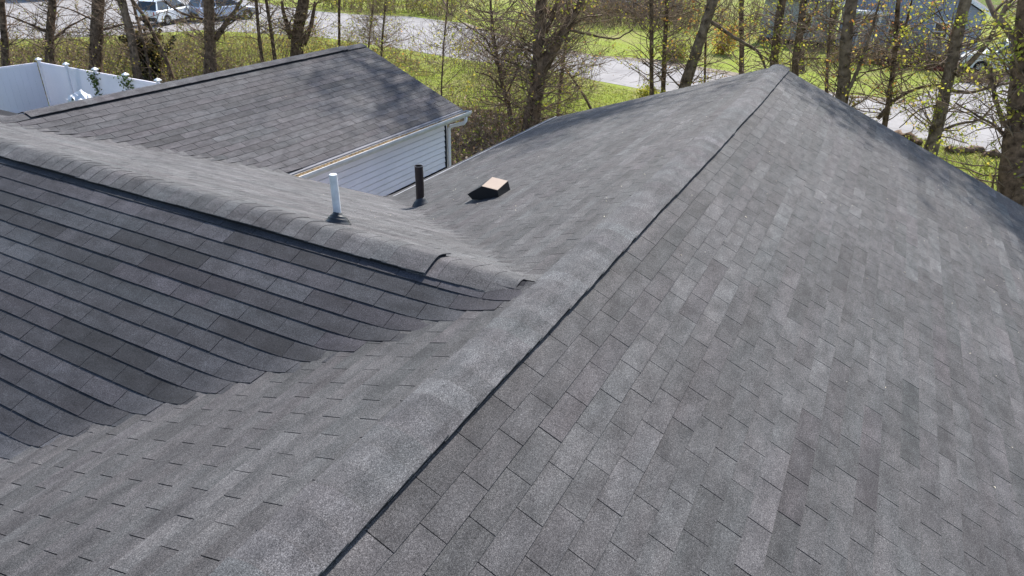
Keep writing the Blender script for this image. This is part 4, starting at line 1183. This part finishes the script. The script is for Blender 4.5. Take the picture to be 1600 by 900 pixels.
def car(name, label, cat, loc, rz, pm, kind='suv'):
    """x forward"""
    t = empty(name, loc, label, cat)
    c_, s_ = math.cos(rz), math.sin(rz)
    def W(P): 
        P = np.asarray(P, float); return np.stack([loc[0] + P[:, 0] * c_ - P[:, 1] * s_, loc[1] + P[:, 0] * s_ + P[:, 1] * c_, loc[2] + P[:, 2]], -1)
    def loft(nm, secs, mat, par=t, smooth=False, bev=0.0):
        """secs: list of (y, [(x,z)...])"""
        m = len(secs[0][1]); V = []
        for y, pr in secs: V += [(x, y, z) for x, z in pr]
        F = []
        for i in range(len(secs) - 1):
            for j in range(m):
                a = i * m + j; b = i * m + (j + 1) % m
                F.append((a, b, b + m, a + m))
        F.append(tuple(range(m))[::-1]); F.append(tuple((len(secs) - 1) * m + j for j in range(m)))
        o = mesh_obj(nm, W(V), F, mat, par)
        if bev:
            b_ = o.modifiers.new('b', 'BEVEL'); b_.width = bev; b_.segments = 2; b_.limit_method = 'ANGLE'
        return o
    def arch(xc, r, n=8): return [(xc + r * math.cos(a), 0.34 + r * math.sin(a)) for a in np.linspace(0, math.pi, n)]
    L = 2.28; wf, wr = 1.38, -1.36; H1 = 0.98
    if kind == 'pickup': L = 2.75; wf, wr = 1.75, -1.65; H1 = 1.08
    up = [(-L, 0.45), (-L, H1 - 0.05), (-L + 0.1, H1)]
    up += [(L - 1.35, H1 + 0.04), (L - 0.35, H1 - 0.14), (L - 0.02, H1 - 0.32), (L, 0.45)]
    low = [(L - 0.1, 0.28), (wf + 0.40, 0.26)] + arch(wf, 0.40) + [(wf - 0.41, 0.25), (wr + 0.41, 0.25)] + arch(wr, 0.40) + [(wr - 0.41, 0.28), (-L + 0.05, 0.3)]
    prof = up + low
    inn = lambda f: [(x * (1 - 0.02 * f), 0.3 + (z - 0.3) * (1 - 0.10 * f)) for x, z in prof]
    body = loft('body', [(-0.90, inn(1)), (-0.84, inn(0)), (0.84, inn(0)), (0.90, inn(1))], pm)
    if kind == 'suv':
        gl = [(-L + 0.12, H1 - 0.02), (-L + 0.42, 1.52), (0.05, 1.56), (L - 1.30, H1 + 0.02)]
        rf = [(-L + 0.36, 1.51), (-L + 0.60, 1.62), (0.0, 1.66), (0.30, 1.55)]
    else:
        gl = [(-0.55, H1 - 0.02), (-0.42, 1.68), (0.55, 1.70), (1.35, H1 + 0.02)]
        rf = [(-0.48, 1.66), (-0.38, 1.76), (0.45, 1.79), (0.68, 1.68)]
    gi = [(x * 0.97, z) for x, z in gl]
    def taper(y0, y1, pr):
        return [(-y0, pr), (y0, pr)]
    # glasshouse: wide at the belt, narrow at the roof
    V = []
    for sgn in (-1, 1):
        for (x, z) in gl: V.append((x, sgn * (0.84 - 0.20 * (z - H1) / 0.65), z))
    F = [(0, 1, 5, 4), (1, 2, 6, 5), (2, 3, 7, 6), (0, 3, 2, 1), (4, 5, 6, 7)]
    mesh_obj('window', W(V), F, M_GLASS, t)
    V = []
    for sgn in (-1, 1):
        for (x, z) in rf: V.append((x, sgn * 0.655, z))
    mesh_obj('roof_panel', W(V), [(0, 1, 5, 4), (1, 2, 6, 5), (2, 3, 7, 6), (0, 3, 2, 1), (4, 5, 6, 7), (3, 0, 4, 7)], pm, t)
    for sgn in (-1, 1):
        for (x0, z0, x1, z1) in ([(gl[0][0] + .02, gl[0][1], gl[1][0] + .03, gl[1][1]), (gl[3][0] - .04, gl[3][1], gl[2][0] + .1, gl[2][1]), ((gl[1][0] + gl[2][0]) / 2, H1, (gl[1][0] + gl[2][0]) / 2, 1.56)]):
            y0 = 0.852; y1 = 0.852 - 0.20 * (z1 - H1) / 0.65
            V = [(x0 - .05, sgn * y0, z0), (x0 + .05, sgn * y0, z0), (x1 + .04, sgn * y1, z1), (x1 - .04, sgn * y1, z1)]
            V += [(a, b - sgn * .05, c) for a, b, c in V]
            mesh_obj('pillar', W(V), [(0, 1, 2, 3), (4, 7, 6, 5), (0, 3, 7, 4), (1, 5, 6, 2)], pm, t)
        loft('mirror', [(sgn * 0.90, [(L - 1.55, H1 + .02), (L - 1.55, H1 + .16), (L - 1.38, H1 + .14), (L - 1.38, H1 + .03)]), (sgn * 1.06, [(L - 1.55, H1 + .03), (L - 1.55, H1 + .15), (L - 1.42, H1 + .13), (L - 1.42, H1 + .04)])], pm)
        for xd in (-0.35, 0.62):
            loft('door_handle', [(sgn * 0.895, [(xd, .84), (xd, .87), (xd + .16, .87), (xd + .16, .84)]), (sgn * 0.93, [(xd, .84), (xd, .87), (xd + .16, .87), (xd + .16, .84)])], M_TRIM)
        loft('headlight', [(sgn * 0.55, [(L - .08, .62), (L - .12, .76), (L + .01, .72), (L + .02, .62)]), (sgn * 0.86, [(L - .25, .62), (L - .28, .78), (L - .10, .74), (L - .08, .62)])], M_LAMP)
        loft('tail_light', [(sgn * 0.62, [(-L - .015, .70), (-L - .01, .92), (-L + .05, .92), (-L + .05, .70)]), (sgn * 0.895, [(-L + .02, .70), (-L + .03, .92), (-L + .22, .92), (-L + .2, .70)])], M_TAIL)
        loft('sill', [(sgn * 0.86, [(wr + .42, .2), (wr + .42, .33), (wf - .42, .33), (wf - .42, .2)]), (sgn * 0.905, [(wr + .42, .22), (wr + .42, .33), (wf - .42, .33), (wf - .42, .22)])], M_TRIM)
        for xc in (wf, wr):
            pr = [(0.20, -0.1), (0.30, -0.11), (0.335, -0.08), (0.335, 0.08), (0.30, 0.11), (0.20, 0.1)]
            V = []; F = []; sd = 22
            for r, o in pr:
                for j in range(sd):
                    a = 2 * math.pi * j / sd; V.append((xc + r * math.cos(a), sgn * 0.80 + o, 0.335 + r * math.sin(a)))
            for i in range(len(pr) - 1):
                for j in range(sd):
                    a = i * sd + j; b = i * sd + (j + 1) % sd; F.append((a, b, b + sd, a + sd))
            w = mesh_obj('wheel', W(V), F, M_TYRE, t, smooth=True)
            V = [(xc, sgn * 0.885, 0.335)]; F = []
            for j in range(20):
                a = 2 * math.pi * j / 20; r = 0.215
                V.append((xc + r * math.cos(a), sgn * 0.90, 0.335 + r * math.sin(a)))
                V.append((xc + 0.07 * math.cos(a), sgn * 0.88, 0.335 + 0.07 * math.sin(a)))
            for j in range(0, 20, 2):
                q = (j + 1) % 20
                F.append((1 + 2 * j, 1 + 2 * q, 2 + 2 * q, 2 + 2 * j)); F.append((0, 2 + 2 * j, 2 + 2 * q)); F.append((0, 2 + 2 * q, 2 + 2 * ((j + 2) % 20)))
            mesh_obj('rim', W(V), F, M_RIM, w)
    loft('bumper', [(-0.8, [(L - .04, .28), (L + .05, .32), (L + .05, .50), (L - .04, .54)]), (0.8, [(L - .04, .28), (L + .05, .32), (L + .05, .50), (L - .04, .54)])], M_TRIM)
    loft('bumper', [(-0.8, [(-L + .04, .30), (-L - .06, .34), (-L - .06, .54), (-L + .04, .58)]), (0.8, [(-L + .04, .30), (-L - .06, .34), (-L - .06, .54), (-L + .04, .58)])], M_TRIM)
    if kind == 'pickup':
        loft('bed_cover', [(-0.80, [(-L + .05, H1 + .002), (-L + .05, H1 + .09), (-.62, H1 + .11), (-.62, H1 + .002)]), (0.80, [(-L + .05, H1 + .002), (-L + .05, H1 + .09), (-.62, H1 + .11), (-.62, H1 + .002)])], pm)
        for xs in (-2.3, -1.1):
            loft('strap', [(-0.84, [(xs, H1 - .05), (xs, H1 + .125), (xs + .12, H1 + .125), (xs + .12, H1 - .05)]), (0.84, [(xs, H1 - .05), (xs, H1 + .125), (xs + .12, H1 + .125), (xs + .12, H1 - .05)])], M_TRIM)
    return t
g = ground_at(262, 40)
hd_ = math.radians(14)
car('parked_car', 'white hatchback parked at the top left beyond the trees', 'car', (g[0] + 1.36 * math.cos(hd_) - 0.8 * math.sin(hd_), g[1] + 1.36 * math.sin(hd_) + 0.8, GZ + 0.012), hd_, paint('white_car_paint', (0.72, 0.76, 0.80)))
g = ground_at(330, 34)
car('parked_car', 'silver-blue car half hidden behind the thick forked trunk', 'car', (g[0] + 1.5, g[1] + 0.3, GZ + 0.012), math.radians(-14), paint('silver_car_paint', (0.42, 0.48, 0.60)))
g = ground_at(1548, 116)
car('pickup_truck', 'white pickup truck with a strapped white bed cover at the right edge', 'truck', (g[0] + 0.9, g[1] - 1.0, GZ + 0.012), math.radians(97), paint('white_truck_paint', (0.78, 0.80, 0.78)), kind='pickup')

# ---- houses across the road
def siding_far(name, col, ex=0.14):
    m, nt, b = mat_new(name)
    geo = N(nt, 'ShaderNodeNewGeometry').outputs['Position']
    sp = N(nt, 'ShaderNodeSeparateXYZ'); nt.links.new(geo, sp.inputs[0])
    fr = math_n(nt, 'FRACT', math_n(nt, 'DIVIDE', sp.outputs[2], ex))
    k = ramp(nt, fr, [(0.0, (0.62, 0.62, 0.62)), (0.12, (1, 1, 1)), (1.0, (1, 1, 1))])
    c = ramp(nt, noise(nt, geo, 1.3, 4), [(0.3, tuple(q * 0.86 for q in col)), (0.7, col)])
    nt.links.new(mix(nt, 1.0, c, k, 'MULTIPLY'), b.inputs['Base Color'])
    b.inputs['Roughness'].default_value = 0.6
    bump(nt, b, fr, 0.6, 0.03)
    return m
def facade_house(label, x0, x1, y0, y1, hw, col, wins, doors=(), roof_col=(0.12, 0.12, 0.13), ridge='y', rise=2.0, porch=None, name='far_house'):
    """front wall is the x = x0 plane facing the camera"""
    t = empty(name, (x0, (y0 + y1) / 2, GZ), label, 'house')
    ms = siding_far(name + '_siding', col); mr = simple_mat(name + '_roofing', roof_col, 0.9, 0.2, var=0.25, vs=4)
    MB().box(x0, x1, y0, y1, GZ, GZ + hw).build('wall', ms, t)
    box_obj('foundation', x0 - 0.03, x0 - 0.003, y0 - 0.02, y1 + 0.02, GZ, GZ + 0.35, M_FOUND, t)
    z = GZ + hw; o = 0.4
    if ridge == 'y':
        xm = (x0 + x1) / 2
        V = [(x0 - o, y0 - o, z - .1), (x0 - o, y1 + o, z - .1), (xm, y1 + o, z + rise), (xm, y0 - o, z + rise), (x1 + o, y1 + o, z - .1), (x1 + o, y0 - o, z - .1)]
        V += [(a, b, c + 0.14) for a, b, c in V]
        F = [(0, 3, 2, 1), (3, 5, 4, 2), (6, 7, 8, 9), (9, 8, 10, 11), (0, 1, 7, 6), (5, 11, 10, 4), (0, 6, 9, 3), (3, 9, 11, 5), (1, 2, 8, 7), (2, 4, 10, 8)]
        mesh_obj('roof', V, F, mr, t)
        for yy in (y0 + .002, y1 - .002):
            mesh_obj('gable_wall', [(x0, yy, z), (x1, yy, z), (xm, yy, z + rise * .95)], [(0, 1, 2)], ms, t)
    else:
        ym = (y0 + y1) / 2
        V = [(x0 - o, y0 - o, z - .1), (x0 - o, ym, z + rise), (x0 - o, y1 + o, z - .1), (x1 + o, y0 - o, z - .1), (x1 + o, ym, z + rise), (x1 + o, y1 + o, z - .1)]
        V += [(a, b, c + 0.14) for a, b, c in V]
        F = [(0, 1, 4, 3), (1, 2, 5, 4), (6, 9, 10, 7), (7, 10, 11, 8), (0, 6, 7, 1), (1, 7, 8, 2), (0, 3, 9, 6), (2, 8, 11, 5), (3, 4, 10, 9), (4, 5, 11, 10)]
        mesh_obj('roof', V, F, mr, t)
        for xx in (x0 + .002, x1 - .002):
            mesh_obj('gable_wall', [(xx, y0, z), (xx, y1, z), (xx, ym, z + rise * .95)], [(0, 1, 2)], ms, t)
        for ya, yb in ((y0 - o, ym), (y1 + o, ym)):
            V = [(x0 - o - .03, ya, z - .12), (x0 - o - .03, yb, z + rise - .02), (x0 - o - .03, yb, z + rise + .18), (x0 - o - .03, ya, z + .08)]
            V += [(a + .028, b, c) for a, b, c in V]
            mesh_obj('rake_board', V, [(0, 1, 2, 3), (4, 7, 6, 5), (0, 4, 5, 1), (3, 2, 6, 7)], M_WHITE, t)
    for (ya, yb, za, zb2) in wins:
        w = box_obj('window', x0 - 0.03, x0 - 0.004, ya, yb, GZ + za, GZ + zb2, M_GLASS, t)
        fr = .09
        for nm, b4 in (('frame', (ya - fr, ya, za - fr, zb2 + fr)), ('frame', (yb, yb + fr, za - fr, zb2 + fr)), ('frame', (ya, yb, zb2, zb2 + fr)), ('sill', (ya, yb, za - fr, za)), ('sash', (ya, yb, (za + zb2) / 2 - .03, (za + zb2) / 2 + .03))):
            box_obj(nm, x0 - 0.07, x0 - 0.032 if nm == 'sash' else x0 - 0.003, b4[0], b4[1], GZ + b4[2], GZ + b4[3], M_WHITE, w)
    for (ya, yb, za, zb2, dm) in doors:
        d = box_obj('door', x0 - 0.05, x0 - 0.004, ya, yb, GZ + za, GZ + zb2, dm, t)
        box_obj('frame', x0 - 0.06, x0 - 0.003, ya - .1, ya, GZ + za, GZ + zb2 + .1, M_WHITE, d); box_obj('frame', x0 - 0.06, x0 - 0.003, yb, yb + .1, GZ + za, GZ + zb2 + .1, M_WHITE, d)
        box_obj('frame', x0 - 0.06, x0 - 0.003, ya, yb, GZ + zb2, GZ + zb2 + .1, M_WHITE, d)
    return t
M_DOOR = simple_mat('red_brown_door', (0.25, 0.07, 0.05), 0.5, 0.4, var=0.2)
M_PALEDOOR = simple_mat('pale_grey_door', (0.3, 0.31, 0.33), 0.6, 0.4, var=0.1)
hb = facade_house('blue-grey house with white-trimmed windows behind the right hand trees', 48.6, 56, -6.2, 1.6, 2.75, (0.29, 0.33, 0.43), [(-2.05, -1.3, 1.15, 2.1), (-4.45, -3.75, 1.2, 2.15)], [(-0.55, 0.35, 0.3, 2.3, M_PALEDOOR), (-5.1, -4.62, 0.4, 2.2, M_DOOR)], ridge='x', rise=2.2, name='blue_house')
for yy in (0.95, -0.75):
    box_obj('porch_post', 47.2, 47.34, yy, yy + 0.14, GZ + 0.2, GZ + 2.5, M_WHITE, hb)
box_obj('porch_floor', 47.1, 48.55, -1.0, 1.3, GZ, GZ + 0.32, M_PALEDOOR, hb)
box_obj('porch_roof', 46.95, 48.15, -1.1, 1.4, GZ + 2.5, GZ + 2.66, M_WHITE, hb)
facade_house('light grey house wing left of the blue-grey house', 49.6, 57, 2.2, 6.6, 2.9, (0.36, 0.37, 0.39), [(3.4, 4.2, 1.2, 2.1)], ridge='y', name='grey_wing')
facade_house('dark slate-blue house at the top centre beyond the far lawn', 60, 68, 17, 27, 2.7, (0.10, 0.13, 0.20), [(19, 20, 1.1, 2.2), (23, 24.2, 1.1, 2.2)], ridge='y', name='slate_house')
facade_house('pale house beyond the street at the top left corner', 34, 44, 62, 76, 2.8, (0.42, 0.40, 0.38), [(64, 65, 1.1, 2.2), (69, 70.2, 1.1, 2.2)], ridge='y', name='pale_house')
# dark red mulch bed before the blue house
M_MULCH = simple_mat('dark_red_mulch', (0.10, 0.025, 0.02), 0.95, 0.1, var=0.4, vs=12, bmp=1, bs=30, dist=0.03, var2=(0.24, 0.06, 0.045))
P = np.array(gpts([(1368, 101), (1400, 103), (1440, 108), (1482, 113), (1482, 104), (1430, 98), (1368, 93)])); V = []; F = []
n = len(P); ctr = P.mean(0)
for f, h in ((1.0, -0.01), (0.93, 0.13), (0.6, 0.2), (0.01, 0.22)):
    for q in P: r_ = ctr + (q - ctr) * f; V.append((r_[0], r_[1], GZ + h + rng.normal(0, 0.01)))
for i in range(3):
    for j in range(n): F.append((i * n + j, i * n + (j + 1) % n, (i + 1) * n + (j + 1) % n, (i + 1) * n + j))
tag(mesh_obj('mulch_bed', V, F, M_MULCH), 'dark red mulch bed in front of the blue-grey house', 'mulch bed')

brush('brush', [(0, 72), (330, 66), (330, 84), (0, 96)], 160, 0.9, 2.2, 'pale leaning bare stems beside the street at the upper left', 'brush', 1800, BUDS, 0.012, side=3, lean=0.7)
brush('brush', [(430, 60), (800, 98), (800, 120), (430, 90)], 80, 1.2, 3.2, 'thin bare stems lining the near kerb above the garage corner', 'brush', 1500, LEAFY + BUDS, 0.009, side=5, lean=0.5)

brush('brush', [(1230, 92), (1490, 108), (1490, 114), (1230, 98)], 150, 1.2, 3.4, 'grey-brown bare twigs screening the front of the blue-grey house', 'brush', 1500, BUDS + LEAFY[:1], 0.013, side=5, lean=0.4)
brush('brush', [(860, 24), (1240, 40), (1240, 70), (860, 50)], 420, 1.6, 3.8, 'brown bare tangle on the far lawn above the roof peak', 'brush', 1200, BUDS + ORANGE, 0.014, side=5, lean=0.5)

# fallen buds and catkins on the roofs
nd = 170
xs = rng.uniform(1.5, XE - 0.2, nd); ys = rng.uniform(-4.2, 3.6, nd); V = []; F = []; k = 0
for x, y in list(zip(xs, ys)) + [(rng.uniform(3.5, 8.6), rng.uniform(5.9, 7.8)) for _ in range(90)]:
    z = float(H(x, y)) + 0.010; a = rng.uniform(0, 6.28); l = rng.uniform(0.005, 0.012); w = 0.004
    dx, dy = math.cos(a), math.sin(a)
    V += [(x - dx * l, y - dy * l, z), (x - dy * w, y + dx * w, z + .004), (x + dx * l, y + dy * l, z), (x + dy * w, y - dx * w, z + .004)]
    F.append((4 * k, 4 * k + 1, 4 * k + 2, 4 * k + 3)); k += 1
tag(mesh_obj('fallen_buds', V, F, simple_mat('pale_buds', (0.5, 0.45, 0.35), 0.8, 0.2, var=0.4, vs=9)), 'tiny pale buds and seeds scattered over the shingles', 'buds', kind='stuff')
